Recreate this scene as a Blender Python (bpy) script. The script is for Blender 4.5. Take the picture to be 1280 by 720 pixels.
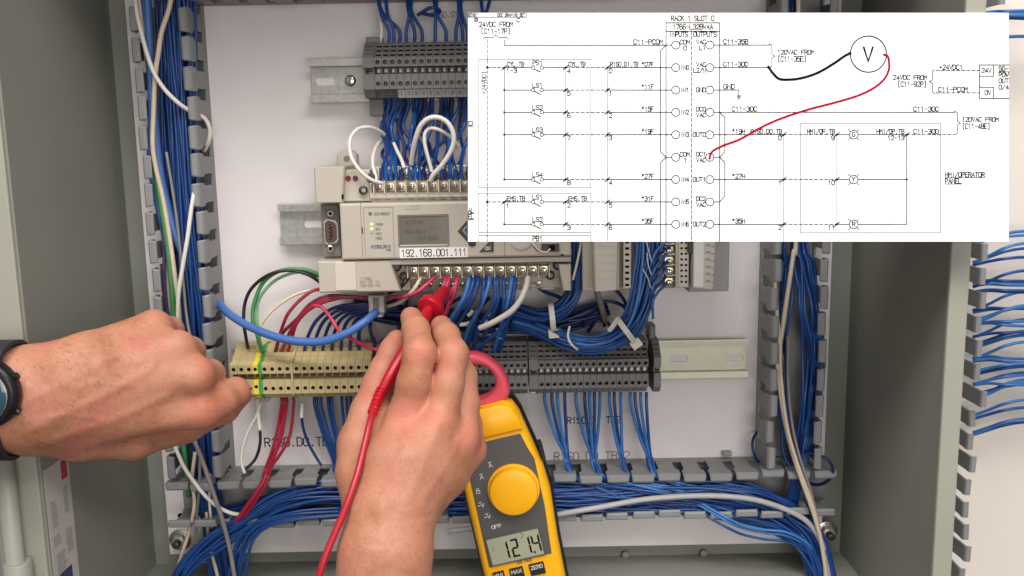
import bpy, bmesh, math, random
import numpy as np
from mathutils import Vector, Matrix

rnd = random.Random(7)
scene = bpy.context.scene
col = scene.collection
for _o in list(bpy.data.objects):
    bpy.data.objects.remove(_o)

# ------------------------------------------------------------------ camera
# world: the mounting panel is the plane y = 0, x to the right, z up; lengths below are millimetres, h = distance in front of the panel
FPX, PITCH, ROLL = 1150.0, math.radians(9.2), math.radians(1.05)
DIST = FPX / 1.45
fwd = Vector((0, math.cos(PITCH), -math.sin(PITCH)))
_r = Vector((1, 0, 0))
_u = Vector((0, math.sin(PITCH), math.cos(PITCH)))
cam_r = _r * math.cos(ROLL) - _u * math.sin(ROLL)
cam_u = _u * math.cos(ROLL) + _r * math.sin(ROLL)
cam_p = -fwd * DIST
cam_d = bpy.data.cameras.new('camera')
cam = bpy.data.objects.new('camera', cam_d)
col.objects.link(cam)
mw = Matrix((cam_r, cam_u, -fwd)).transposed().to_4x4()
mw.translation = cam_p * 0.001
cam.matrix_world = mw
cam_d.sensor_width = 36.0
cam_d.lens = 36.0 * FPX / 1280.0
cam_d.clip_start = 0.02
cam_d.clip_end = 50.0
scene.camera = cam

# ------------------------------------------------------------------ light (indoor: ceiling lights over the open cabinet and the bright room around)
world = bpy.data.worlds.new('World')
scene.world = world
world.use_nodes = True
bg = world.node_tree.nodes['Background']
# the room: light ceiling and walls above, darker floor below
_wn = world.node_tree
_tc = _wn.nodes.new('ShaderNodeTexCoord'); _sx = _wn.nodes.new('ShaderNodeSeparateXYZ'); _cr = _wn.nodes.new('ShaderNodeValToRGB'); _mr = _wn.nodes.new('ShaderNodeMapRange')
_mr.inputs['From Min'].default_value = -1.0
_wn.links.new(_tc.outputs['Generated'], _sx.inputs[0]); _wn.links.new(_sx.outputs['Z'], _mr.inputs['Value']); _wn.links.new(_mr.outputs['Result'], _cr.inputs[0]); _wn.links.new(_cr.outputs[0], bg.inputs[0])
_cr.color_ramp.elements[0].position = 0.15; _cr.color_ramp.elements[0].color = (0.18, 0.175, 0.17, 1)
_cr.color_ramp.elements[1].position = 0.75; _cr.color_ramp.elements[1].color = (1.0, 0.975, 0.955, 1)
bg.inputs[1].default_value = 0.46

def area_light(name, loc, target, sx, sy, power, color):
    d = bpy.data.lights.new(name, 'AREA')
    d.shape = 'RECTANGLE'
    d.size, d.size_y = sx, sy
    d.energy = power
    d.color = color
    o = bpy.data.objects.new(name, d)
    col.objects.link(o)
    o.location = loc
    o.rotation_euler = (Vector(target) - Vector(loc)).to_track_quat('-Z', 'Y').to_euler()
    return o
area_light('ceiling_light', (-0.35, -1.25, 1.75), (0, 0, 0.05), 1.5, 0.6, 40, (1, 0.972, 0.95))
area_light('ceiling_light', (0.85, -1.6, 1.45), (-0.1, 0, 0.0), 1.2, 0.5, 20, (1, 0.972, 0.95))
area_light('front_fill', (0.45, -2.3, 0.05), (0.05, 0, -0.05), 1.3, 0.8, 14, (1, 0.97, 0.94))  # added fill behind the camera, brightens the area below the diagram
vs = scene.view_settings
vs.view_transform = 'Standard'
vs.look = 'None'
vs.exposure = 0.0
vs.gamma = 1.0
scene.render.engine = 'CYCLES'
scene.cycles.use_denoising = True
scene.cycles.max_bounces = 6
scene.cycles.filter_width = 1.5

# ------------------------------------------------------------------ helpers
ORD = 'first second third fourth fifth sixth seventh eighth ninth tenth eleventh twelfth thirteenth fourteenth fifteenth sixteenth seventeenth eighteenth'.split()
def P(px, py, h=0.0):
    """photograph pixel seen at height h above the panel -> (x, y, z) in mm"""
    d = fwd * FPX + cam_r * (px - 640.0) - cam_u * (py - 360.0)
    t = (-h - cam_p.y) / d.y
    return cam_p + d * t
def X(px, py, h=0.0): return P(px, py, h).x
def Z(px, py, h=0.0): return P(px, py, h).z
def rect(px0, py0, px1, py1, h):
    my, mx = (py0 + py1) / 2, (px0 + px1) / 2
    return X(px0, my, h), X(px1, my, h), Z(mx, py1, h), Z(mx, py0, h)

def lin(c):
    v = []
    for k in c[:3]:
        k = k / 255.0
        v.append(k / 12.92 if k <= 0.04045 else ((k + 0.055) / 1.055) ** 2.4)
    return (v[0], v[1], v[2], 1.0)

MATS = {}
def M(name, rgb, rough=0.5, metal=0.0, var=0.10, nscale=120.0, bump=0.0, bscale=900.0, coat=0.0, objvar=0.0, dirt=0.0, spec=0.5):
    m = bpy.data.materials.new(name)
    m.use_nodes = True
    nt = m.node_tree
    b = nt.nodes['Principled BSDF']
    b.inputs['Roughness'].default_value = rough
    b.inputs['Metallic'].default_value = metal
    b.inputs['Coat Weight'].default_value = coat
    b.inputs['Specular IOR Level'].default_value = spec
    base = lin(rgb)
    tc = nt.nodes.new('ShaderNodeTexCoord')
    no = nt.nodes.new('ShaderNodeTexNoise')
    no.inputs['Scale'].default_value = nscale
    no.inputs['Detail'].default_value = 5.0
    nt.links.new(tc.outputs['Object'], no.inputs['Vector'])
    mr = nt.nodes.new('ShaderNodeMapRange')
    mr.inputs['From Min'].default_value = 0.3
    mr.inputs['From Max'].default_value = 0.7
    mr.inputs['To Min'].default_value = 1.0 - var
    mr.inputs['To Max'].default_value = 1.0 + var
    nt.links.new(no.outputs['Fac'], mr.inputs['Value'])
    val = mr.outputs['Result']
    if objvar:
        oi = nt.nodes.new('ShaderNodeObjectInfo')
        m2 = nt.nodes.new('ShaderNodeMapRange')
        m2.inputs['To Min'].default_value = 1 - objvar
        m2.inputs['To Max'].default_value = 1 + objvar
        nt.links.new(oi.outputs['Random'], m2.inputs['Value'])
        mm = nt.nodes.new('ShaderNodeMath'); mm.operation = 'MULTIPLY'
        nt.links.new(val, mm.inputs[0]); nt.links.new(m2.outputs['Result'], mm.inputs[1])
        val = mm.outputs[0]
    if dirt:
        n3 = nt.nodes.new('ShaderNodeTexNoise')
        n3.inputs['Scale'].default_value = nscale * 0.17
        n3.inputs['Detail'].default_value = 8.0
        n3.inputs['Roughness'].default_value = 0.75
        nt.links.new(tc.outputs['Object'], n3.inputs['Vector'])
        m3 = nt.nodes.new('ShaderNodeMapRange')
        m3.inputs['From Min'].default_value = 0.52
        m3.inputs['From Max'].default_value = 0.75
        m3.inputs['To Min'].default_value = 1.0
        m3.inputs['To Max'].default_value = 1.0 - dirt
        nt.links.new(n3.outputs['Fac'], m3.inputs['Value'])
        mm = nt.nodes.new('ShaderNodeMath'); mm.operation = 'MULTIPLY'
        nt.links.new(val, mm.inputs[0]); nt.links.new(m3.outputs['Result'], mm.inputs[1])
        val = mm.outputs[0]
    vm = nt.nodes.new('ShaderNodeVectorMath'); vm.operation = 'SCALE'
    vm.inputs[0].default_value = base[:3]
    nt.links.new(val, vm.inputs['Scale'])
    nt.links.new(vm.outputs['Vector'], b.inputs['Base Color'])
    rr = nt.nodes.new('ShaderNodeMapRange')
    rr.inputs['To Min'].default_value = max(0.02, rough - 0.08)
    rr.inputs['To Max'].default_value = min(1.0, rough + 0.08)
    nt.links.new(no.outputs['Fac'], rr.inputs['Value'])
    nt.links.new(rr.outputs['Result'], b.inputs['Roughness'])
    if bump:
        nb = nt.nodes.new('ShaderNodeTexNoise')
        nb.inputs['Scale'].default_value = bscale
        nb.inputs['Detail'].default_value = 3.0
        nt.links.new(tc.outputs['Object'], nb.inputs['Vector'])
        bp = nt.nodes.new('ShaderNodeBump')
        bp.inputs['Strength'].default_value = bump
        bp.inputs['Distance'].default_value = 0.0006
        nt.links.new(nb.outputs['Fac'], bp.inputs['Height'])
        nt.links.new(bp.outputs['Normal'], b.inputs['Normal'])
    MATS[name] = m
    return m

M('panel_white', (229, 222, 221), 0.42, var=0.02, nscale=30, bump=0.03, bscale=1500, dirt=0.06)
M('cabinet_grey', (137, 138, 128), 0.55, var=0.04, nscale=14, bump=0.08, bscale=1800, dirt=0.10)
M('cabinet_lip', (160, 159, 145), 0.5, var=0.03, nscale=14, bump=0.06, bscale=1800)
M('neighbour_panel', (236, 226, 215), 0.5, var=0.02, nscale=12)
M('duct_grey', (138, 138, 138), 0.5, var=0.05, nscale=90, bump=0.05, objvar=0.05, dirt=0.08)
M('galv_steel', (182, 180, 174), 0.4, metal=0.6, var=0.14, nscale=260, bump=0.05)
M('yellow_steel', (196, 193, 174), 0.36, metal=0.45, var=0.05, nscale=160)
M('bright_steel', (205, 203, 198), 0.24, metal=1.0, var=0.1, nscale=300)
M('dark_steel', (92, 86, 80), 0.38, metal=0.8, var=0.2, nscale=400)
M('brass_screw', (186, 168, 138), 0.3, metal=0.9, var=0.2, nscale=400)
M('term_grey', (112, 110, 110), 0.5, var=0.05, nscale=200, bump=0.04, objvar=0.05, dirt=0.10)
M('term_dark', (44, 42, 42), 0.6, var=0.1)
M('term_beige', (182, 165, 120), 0.5, var=0.04, nscale=200, bump=0.04, objvar=0.04, dirt=0.08)
M('term_beige_dark', (92, 76, 52), 0.6, var=0.1)
M('term_green', (70, 150, 84), 0.45, var=0.06)
M('term_yellow', (232, 206, 60), 0.45, var=0.06)
M('marker_white', (206, 200, 192), 0.5, var=0.03)
M('plc_beige', (186, 177, 162), 0.48, var=0.025, nscale=80, bump=0.06, bscale=2500, dirt=0.05)
M('plc_light', (206, 197, 184), 0.48, var=0.02, nscale=80, bump=0.05, bscale=2500)
M('plc_dark', (120, 112, 102), 0.55, var=0.05)
M('plc_dark_plastic', (60, 54, 50), 0.5, var=0.1)  # dark moulded plastic of knobs, keys and connectors
M('module_grey', (158, 154, 150), 0.5, var=0.03, bump=0.04)
M('lcd_glass', (112, 106, 96), 0.12, var=0.03, nscale=60)
M('lcd_segment', (82, 66, 60), 0.3, var=0.05)
M('label_white', (238, 234, 230), 0.5, var=0.02)
M('ink_black', (14, 13, 14), 0.7, var=0.05, spec=0.08)
M('ink_grey', (120, 114, 106), 0.6, var=0.05)
M('ink_blue', (60, 64, 110), 0.6, var=0.05)
M('ink_red', (168, 10, 42), 0.7, var=0.05, spec=0.08)
M('key_dark', (72, 70, 70), 0.45, var=0.06)
M('wire_blue', (28, 70, 134), 0.32, var=0.08, nscale=60, objvar=0.22)
M('wire_blue_light', (60, 118, 184), 0.34, var=0.06, nscale=60, objvar=0.12)
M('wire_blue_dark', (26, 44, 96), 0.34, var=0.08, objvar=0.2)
M('cable_blue', (68, 108, 172), 0.4, var=0.05, nscale=60)
M('wire_white', (226, 218, 208), 0.4, var=0.04, objvar=0.05)
M('wire_cream', (214, 196, 172), 0.42, var=0.05, objvar=0.05)
M('wire_red', (158, 28, 54), 0.34, var=0.08, objvar=0.12)
M('wire_pink', (200, 60, 92), 0.34, var=0.08, objvar=0.1)
M('wire_maroon', (112, 32, 56), 0.4, var=0.08)
M('wire_green', (66, 138, 80), 0.38, var=0.08)
M('wire_green_pale', (120, 170, 128), 0.4, var=0.08)
M('wire_black', (36, 32, 34), 0.38, var=0.1)
M('wire_grey', (140, 132, 124), 0.42, var=0.06)
M('cable_grey', (176, 174, 172), 0.42, var=0.05)
M('wire_purple', (76, 64, 128), 0.4, var=0.08)
M('tie_white', (216, 210, 196), 0.36, var=0.05)
M('boot_clear', (186, 184, 178), 0.25, var=0.12, nscale=300)
M('meter_yellow', (254, 182, 14), 0.36, var=0.025, nscale=60, bump=0.03, bscale=2500)
M('meter_grey', (84, 82, 80), 0.5, var=0.03, bump=0.05, bscale=3000)
M('meter_black', (30, 27, 27), 0.45, var=0.08)
M('meter_red', (216, 76, 90), 0.4, var=0.04, bump=0.03, bscale=2500)
M('meter_lcd', (168, 170, 144), 0.2, var=0.02)
M('meter_white', (226, 224, 220), 0.5, var=0.02)
M('probe_red', (186, 14, 34), 0.36, var=0.04)
M('lead_red', (176, 28, 44), 0.34, var=0.05)
M('overlay_white', (250, 250, 249), 0.55, var=0.006, nscale=40)
M('watch_black', (22, 21, 24), 0.35, var=0.1)
M('watch_strap', (34, 31, 32), 0.6, var=0.1, bump=0.1)
M('watch_glass', (46, 78, 92), 0.06, var=0.1, coat=0.6)  # teal reflection is put into the glass base colour
M('conduit_paint', (158, 157, 146), 0.45, var=0.04, nscale=30)
M('sticker_white', (196, 190, 186), 0.4, var=0.03, nscale=60)
M('sticker_red', (178, 36, 48), 0.4, var=0.05)
M('sticker_grey', (150, 146, 146), 0.4, var=0.1, nscale=500)
M('port_brown', (84, 62, 54), 0.5, var=0.1)
MATS['led_green'] = m = M('led_green', (196, 226, 120), 0.3)
_b = m.node_tree.nodes['Principled BSDF']
_b.inputs['Emission Color'].default_value = (0.75, 1.0, 0.3, 1)
_b.inputs['Emission Strength'].default_value = 0.9

def V(x, h, z):
    return (x * 0.001, -h * 0.001, z * 0.001)

class MB:
    """collects shapes; coordinates are (x, h, z) in mm"""
    def __init__(s):
        s.v, s.f, s.mi = [], [], []
        s.mats = []
        s.cur = 0
    def mat(s, name):
        if name not in s.mats: s.mats.append(name)
        s.cur = s.mats.index(name)
        return s
    def add(s, pts, faces):
        o = len(s.v)
        s.v += [tuple(p) for p in pts]
        for f in faces:
            s.f.append([o + i for i in f]); s.mi.append(s.cur)
    def box(s, x0, x1, z0, z1, h0, h1, c=0.0):
        if c <= 0:
            s.add([(x0,h0,z0),(x1,h0,z0),(x1,h0,z1),(x0,h0,z1),(x0,h1,z0),(x1,h1,z0),(x1,h1,z1),(x0,h1,z1)],
                  [(0,3,2,1),(4,5,6,7),(0,1,5,4),(1,2,6,5),(2,3,7,6),(3,0,4,7)])
        else:   # front edges chamfered
            s.loft([[(x0,h0,z0),(x1,h0,z0),(x1,h0,z1),(x0,h0,z1)],
                    [(x0,h1-c,z0),(x1,h1-c,z0),(x1,h1-c,z1),(x0,h1-c,z1)],
                    [(x0+.3*c,h1-.3*c,z0+.3*c),(x1-.3*c,h1-.3*c,z0+.3*c),(x1-.3*c,h1-.3*c,z1-.3*c),(x0+.3*c,h1-.3*c,z1-.3*c)],
                    [(x0+c,h1,z0+c),(x1-c,h1,z0+c),(x1-c,h1,z1-c),(x0+c,h1,z1-c)]])
        return s
    def loft(s, rings, cap0=True, cap1=True, closed=True):
        n = len(rings[0])
        pts = [p for r in rings for p in r]
        fs = []
        for k in range(len(rings)-1):
            for i in range(n if closed else n-1):
                j = (i+1) % n
                fs.append((k*n+i, k*n+j, (k+1)*n+j, (k+1)*n+i))
        if cap0: fs.append(tuple(range(n-1,-1,-1)))
        if cap1: fs.append(tuple((len(rings)-1)*n+i for i in range(n)))
        s.add(pts, fs)
        return s
    def prism_front(s, poly, h0, h1, c=0.0):
        """poly: (x, z) outline counter-clockwise, extruded towards the viewer"""
        if c:
            cx = sum(p[0] for p in poly)/len(poly); cz = sum(p[1] for p in poly)/len(poly)
            ins = []
            for i,p in enumerate(poly):
                a = poly[i-1]; b = poly[(i+1)%len(poly)]
                d = Vector((b[0]-a[0], b[1]-a[1])); d.normalize()
                ins.append((p[0]-d.y*c, p[1]+d.x*c))
            s.loft([[(x,h0,z) for x,z in poly],[(x,h1-c,z) for x,z in poly],[(x,h1,z) for x,z in ins]])
        else:
            s.loft([[(x,h0,z) for x,z in poly],[(x,h1,z) for x,z in poly]])
        return s
    def cyl_front(s, x, z, r, h0, h1, n=16, c=0.0, r1=None):
        r1 = r if r1 is None else r1
        ring = lambda rr, hh: [(x+rr*math.cos(2*math.pi*i/n), hh, z+rr*math.sin(2*math.pi*i/n)) for i in range(n)]
        if c: s.loft([ring(r,h0), ring(r1,h1-c), ring(r1-c*.35,h1-.3*c), ring(r1-c,h1)])
        else: s.loft([ring(r,h0), ring(r1,h1)])
        return s
    def ring_hole(s, quad, cen, uu, vv, ru, rv, depth, ndir, n=8, bottom=None, wall=None):
        """quad (4 corners, ccw seen from outside) with a recessed hole; uu, vv in-plane unit axes"""
        A = [Vector(q) for q in quad]
        C = Vector(cen); U = Vector(uu); W = Vector(vv); N = Vector(ndir)
        if n == 8:
            outer = []
            for k in range(4):
                outer.append(A[k]); outer.append((A[k]+A[(k+1)%4])/2)
            ang = [math.radians(225 + 45*k) for k in range(8)]
            inner = [C + U*ru*math.cos(a) + W*rv*math.sin(a) for a in ang]
            if ru > rv*1.8:      # obround slot
                e = ru-.55*rv
                inner = [C+U*a+W*c for a,c in ((-e,-rv),(0,-rv),(e,-rv),(ru,0),(e,rv),(0,rv),(-e,rv),(-ru,0))]
        else:
            outer = A
            inner = [C - U*ru - W*rv, C + U*ru - W*rv, C + U*ru + W*rv, C - U*ru + W*rv]
        deep = [p - N*depth for p in inner]
        m = len(outer)
        base = s.cur
        s.add(outer + inner, [(i,(i+1)%m,m+(i+1)%m,m+i) for i in range(m)])
        if wall: s.mat(wall)
        s.add(inner + deep, [(i,(i+1)%m,m+(i+1)%m,m+i) for i in range(m)])
        if bottom: s.mat(bottom)
        s.add(deep, [tuple(range(m))])
        s.cur = base
    def tube(s, path, r, n=8, rx=None):
        """path: Vectors in (x, h, z) mm; r number or list"""
        pts = [Vector(p) for p in path]
        m = len(pts)
        rr = r if isinstance(r, (list, tuple)) else [r]*m
        t = []
        for i in range(m):
            d = pts[min(i+1,m-1)] - pts[max(i-1,0)]
            if d.length < 1e-9: d = Vector((0,0,1))
            t.append(d.normalized())
        a = Vector((0,1,0)) if abs(t[0].y) < 0.9 else Vector((1,0,0))
        nrm = (a - t[0]*a.dot(t[0])).normalized()
        rings = []
        for i in range(m):
            nrm = (nrm - t[i]*nrm.dot(t[i])).normalized()
            bi = t[i].cross(nrm)
            rings.append([pts[i] + (nrm*math.cos(2*math.pi*k/n) + bi*math.sin(2*math.pi*k/n))*rr[i] for k in range(n)])
        s.loft(rings)
        return s
    def mesh(s, name, smooth=None):
        me = bpy.data.meshes.new(name)
        me.from_pydata([V(*p) for p in s.v], [], s.f)
        for mn in (s.mats or ['duct_grey']): me.materials.append(MATS[mn])
        me.polygons.foreach_set('material_index', s.mi)
        if smooth: me.polygons.foreach_set('use_smooth', [True]*len(me.polygons))
        me.update()
        bm = bmesh.new(); bm.from_mesh(me)
        bmesh.ops.recalc_face_normals(bm, faces=bm.faces[:])
        bm.to_mesh(me); bm.free()
        if smooth and smooth != 'all':
            me.set_sharp_from_angle(angle=math.radians(smooth))
        return me
    def build(s, name, parent=None, smooth=None, loc=None):
        o = bpy.data.objects.new(name, s.mesh(name, smooth))
        col.objects.link(o)
        if parent is not None: o.parent = parent
        if loc is not None: o.location = V(*loc)
        return o

def tag(o, label, cat, group=None, kind=None):
    if label: o['label'] = label
    if cat: o['category'] = cat
    if group: o['group'] = group
    if kind: o['kind'] = kind
    return o
def empty(name, loc=(0,0,0)):
    o = bpy.data.objects.new(name, None)
    col.objects.link(o)
    o.location = V(*loc)
    o.empty_display_size = 0.01
    return o
def dup(o, name=None, loc=None, parent=None):
    c = o.copy()
    col.objects.link(c)
    if name: c.name = name
    if parent is not None: c.parent = parent
    if loc is not None: c.location = V(*loc)
    return c
def dup_tree(o, loc=None):
    c = dup(o, loc=loc)
    for ch in o.children:
        d = dup(ch, parent=c)
        d.matrix_parent_inverse = ch.matrix_parent_inverse.copy()
        for g in ch.children:
            e = dup(g, parent=d)
    return c

def smooth_path(pts, sub=8):
    """Catmull-Rom through the points"""
    p = [Vector(q) for q in pts]
    if len(p) < 3: 
        return [p[0].lerp(p[-1], i/sub) for i in range(sub+1)]
    p = [p[0]*2-p[1]] + p + [p[-1]*2-p[-2]]
    out = []
    for i in range(1, len(p)-2):
        a,b,c,d = p[i-1],p[i],p[i+1],p[i+2]
        for k in range(sub):
            t = k/sub
            out.append(0.5*((2*b) + (c-a)*t + (2*a-5*b+4*c-d)*t*t + (3*b-a-3*c+d)*t**3))
    out.append(p[-2])
    return out
def W3(px, py, h):
    v = P(px, py, h)
    return Vector((v.x, h, v.z))
def wire(pts, r, mat, label, group=None, name='wire', cat='wire', n=8, sub=8, raw=False):
    path = smooth_path(pts if raw else [W3(*p) for p in pts], sub)
    b = MB().mat(mat)
    b.tube(path, r, n)
    o = b.build(name, smooth='all')
    tag(o, label, cat, group)
    return o
STUFF = {}      # wires too deep in a bunch to be picked apart, collected by material
def bundle(ctrl, n, r, mat, label, group, name='wire', jit=0.8, sub=6, mats=None, twist=0.6, single=.28):
    """ctrl: (px, py, h, half width in mm, half depth in mm) along the bundle; the foremost wires are single objects, those under them one mass"""
    c = [W3(p[0],p[1],p[2]) for p in ctrl]
    ws = []
    for i in range(n):
        rad = math.sqrt((i+0.5)/n); ang = i*2.39996 + rnd.uniform(-.2,.2)
        tw = rnd.uniform(-twist, twist)
        pts = []
        for k,p in enumerate(ctrl):
            t = c[min(k+1,len(c)-1)] - c[max(k-1,0)]
            t.y = 0
            t.normalize()
            nv = Vector((t.z, 0, -t.x))
            a = ang + tw*k
            q = c[k] + nv*(p[3]*rad*math.cos(a) + rnd.uniform(-jit,jit)*.6) + Vector((0,1,0))*(p[4]*rad*math.sin(a) + rnd.uniform(-jit,jit)*.4)
            pts.append(q)
        ws.append((sum(q.y-c[k].y for k,q in enumerate(pts)), pts, mats[i%len(mats)] if mats else mat, r*rnd.uniform(.94,1.05)))
    ws.sort(key=lambda w: -w[0])
    m = max(3, int(round(n*single)))
    for k,(_,pts,mt,rr) in enumerate(ws):
        if k < m: wire(pts, rr, mt, label, group, name=name, raw=True, sub=sub, n=7)
        else:
            b = STUFF.setdefault('all', MB())
            b.mat(mt); b.tube(smooth_path(pts, sub), rr, 7)

# ------------------------------------------------------------------ single-stroke lettering
G = {}
def _g(ch, *strokes): G[ch] = strokes
_g('A', (0,0,2,6,4,0), (0.8,2.2,3.2,2.2)); _g('B', (0,0,0,6,3,6,4,5.2,4,3.8,3,3.1,0,3.1), (3,3.1,4,2.3,4,.8,3,0,0,0))
_g('C', (4,1,3,0,1,0,0,1,0,5,1,6,3,6,4,5)); _g('D', (0,0,0,6,2.6,6,4,4.6,4,1.4,2.6,0,0,0)); _g('E', (4,0,0,0,0,6,4,6), (0,3.1,3,3.1))
_g('F', (0,0,0,6,4,6), (0,3.1,3,3.1)); _g('G', (4,5,3,6,1,6,0,5,0,1,1,0,3,0,4,1,4,2.8,2.4,2.8)); _g('H', (0,0,0,6), (4,0,4,6), (0,3,4,3))
_g('I', (2,0,2,6)); _g('J', (0,1,1,0,2.4,0,3.4,1,3.4,6)); _g('K', (0,0,0,6), (4,6,0,2.4), (1.4,3.6,4,0)); _g('L', (0,6,0,0,4,0))
_g('M', (0,0,0,6,2,2.6,4,6,4,0)); _g('N', (0,0,0,6,4,0,4,6)); _g('O', (1,0,0,1,0,5,1,6,3,6,4,5,4,1,3,0,1,0)); _g('P', (0,0,0,6,3,6,4,5,4,3.8,3,2.9,0,2.9))
_g('Q', (1,0,0,1,0,5,1,6,3,6,4,5,4,1,3,0,1,0), (2.4,1.6,4.2,-.4)); _g('R', (0,0,0,6,3,6,4,5,4,3.9,3,3,0,3), (2,3,4,0)); _g('S', (0,.9,1,0,3,0,4,1,4,2.2,3,3,1,3.1,0,3.9,0,5.1,1,6,3,6,4,5.1))
_g('T', (2,0,2,6), (0,6,4,6)); _g('U', (0,6,0,1,1,0,3,0,4,1,4,6)); _g('V', (0,6,2,0,4,6)); _g('W', (0,6,.9,0,2,4.4,3.1,0,4,6)); _g('X', (0,0,4,6), (0,6,4,0)); _g('Y', (0,6,2,3,4,6), (2,3,2,0)); _g('Z', (0,6,4,6,0,0,4,0))
_g('0', (1,0,0,1,0,5,1,6,3,6,4,5,4,1,3,0,1,0)); _g('1', (.8,4.6,2.2,6,2.2,0)); _g('2', (0,5,1,6,3,6,4,5,4,3.8,0,0,4,0)); _g('3', (0,5.2,1,6,3,6,4,5.2,4,3.8,3,3.1,1.6,3.1), (3,3.1,4,2.3,4,.8,3,0,1,0,0,.8))
_g('4', (3,0,3,6,0,1.8,4,1.8)); _g('5', (4,6,.4,6,0,3.2,1,3.8,3,3.8,4,2.8,4,1,3,0,1,0,0,.8)); _g('6', (3.6,5.6,2.8,6,1,6,0,4.6,0,1,1,0,3,0,4,1,4,2.4,3,3.4,1,3.4,0,2.4)); _g('7', (0,6,4,6,1.4,0))
_g('8', (1,3.2,0,4,0,5.2,1,6,3,6,4,5.2,4,4,3,3.2,1,3.2,0,2.2,0,.9,1,0,3,0,4,.9,4,2.2,3,3.2)); _g('9', (.4,.4,1.2,0,3,0,4,1.4,4,5,3,6,1,6,0,5,0,3.6,1,2.6,3,2.6,4,3.6))
_g('-', (.5,3,3.5,3)); _g('+', (.5,3,3.5,3), (2,1.5,2,4.5)); _g('.', (1.8,0,2.2,0,2.2,.5,1.8,.5,1.8,0)); _g(',', (2,.4,1.6,-.8)); _g('/', (0,-.3,4,6.3)); _g('*', (2,3.4,2,5.8), (1,4,3,5.2), (1,5.2,3,4)); _g('[', (3,6.6,1.6,6.6,1.6,-.6,3,-.6)); _g(']', (1,6.6,2.4,6.6,2.4,-.6,1,-.6)); _g('_', (0,-1,4,-1)); _g(' ',)

def ribbon(b, pts, w, put, layer=0.0):
    """flat ribbon along 2-D points; put(u, v, layer) -> (x, h, z)"""
    p = [Vector(q) for q in pts]
    m = len(p)
    L, R = [], []
    for i in range(m):
        d0 = (p[i]-p[i-1]).normalized() if i else (p[1]-p[0]).normalized()
        d1 = (p[i+1]-p[i]).normalized() if i < m-1 else d0
        d = d0+d1
        d = d.normalized() if d.length > 1e-6 else d0
        nv = Vector((-d.y, d.x))
        k = 1.0/max(.5, nv.dot(Vector((-d1.y, d1.x))))
        ext = Vector((0,0))
        if i == 0: ext = -d0*w*.5
        if i == m-1: ext = d0*w*.5
        L.append(p[i]+ext+nv*w*.5*k); R.append(p[i]+ext-nv*w*.5*k)
    pts3 = [put(q.x,q.y,layer) for q in L]+[put(q.x,q.y,layer) for q in R]
    b.add(pts3, [(i,i+1,m+i+1,m+i) for i in range(m-1)])
def stroke_text(b, s, u0, u1, v0, v1, w, put, layer=0.0, vertical=False):
    """letters between u0..u1 (left, right) with cap line at v1 and base line at v0"""
    n = len(s)
    adv = (u1-u0)/(n-0.22)
    for i,ch in enumerate(s):
        for st in G.get(ch.upper(), ()):
            q = []
            for k in range(0,len(st),2):
                a = adv*(i+0.78*st[k]/4.0); c = st[k+1]/6.0
                if vertical: q.append((u0 + (u1-u0)*0 + 0, 0))
                q_u, q_v = u0+a, v0+(v1-v0)*c
                if vertical: q.pop()
                q.append((q_u,q_v))
            ribbon(b, q, w, put, layer)
# ================================================================== cabinet
XL, XR = X(166, 360, -15), X(1063, 360, -15)
ZB, ZT = Z(640, 697, -15), Z(640, 0, -15) + 70
HF = 165.0                                   # front edge of the cabinet
cabinet = empty('electrical_cabinet', (0, 0, ZB))
tag(cabinet, 'open grey-green steel cabinet housing the white mounting panel', 'cabinet')
def cpart(name, *boxes, mat='cabinet_grey', parent=None, c=0):
    b = MB().mat(mat)
    for bx in boxes: b.box(*bx, c=c)
    o = b.build(name)
    o.parent = parent or cabinet
    o.matrix_parent_inverse = Matrix.Translation(V(0,0,-ZB)) if parent is None else Matrix()
    return o
cpart('back_wall', (XL-2, XR+2, ZB-2, ZT+2, -17, -15))
cpart('side_wall', (XL-2, XL, ZB, ZT, -15, HF))
cpart('side_wall', (XR, XR+2, ZB, ZT, -15, HF))
cpart('floor', (XL-2, XR+2, ZB-2, ZB, -15, HF))
cpart('top_wall', (XL-2, XR+2, ZT, ZT+2, -15, HF))
cpart('front_flange', (XL-34, XL-1.5, ZB-30, ZT+30, HF, HF+3), mat='cabinet_lip', c=1.0)
cpart('front_flange', (XR-1, XR+12.5, ZB-30, ZT+30, HF, HF+3), mat='cabinet_lip', c=1.0)
cpart('return_edge', (XR+10.5, XR+12.5, ZB-30, ZT+30, HF-26, HF), mat='cabinet_lip')
cpart('front_flange', (XL-34, XR+12.5, ZT+1, ZT+30, HF, HF+3), mat='cabinet_lip', c=1.0)
cpart('front_flange', (XL-34, XR+12.5, ZB-30, ZB-4, HF, HF+3), mat='cabinet_lip', c=1.0)
# stiffening channel with bolt heads along the bottom of the back wall
zs = ZB + 7
for px in (782, 880):
    b = MB().mat('cabinet_grey'); b.cyl_front(X(px, 690, -10), ZB+2.2, 3.4, -15, -10, 12, 1.0)
    o = b.build('bolt_head', cabinet, smooth=40); o.matrix_parent_inverse = Matrix.Translation(V(0,0,-ZB))
b = MB().mat('cabinet_grey'); b.box(XR-24, XR-4, ZB+.2, ZB+1.6, 20, 90)
o = b.build('corner_bracket', cabinet); o.matrix_parent_inverse = Matrix.Translation(V(0,0,-ZB))

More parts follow.
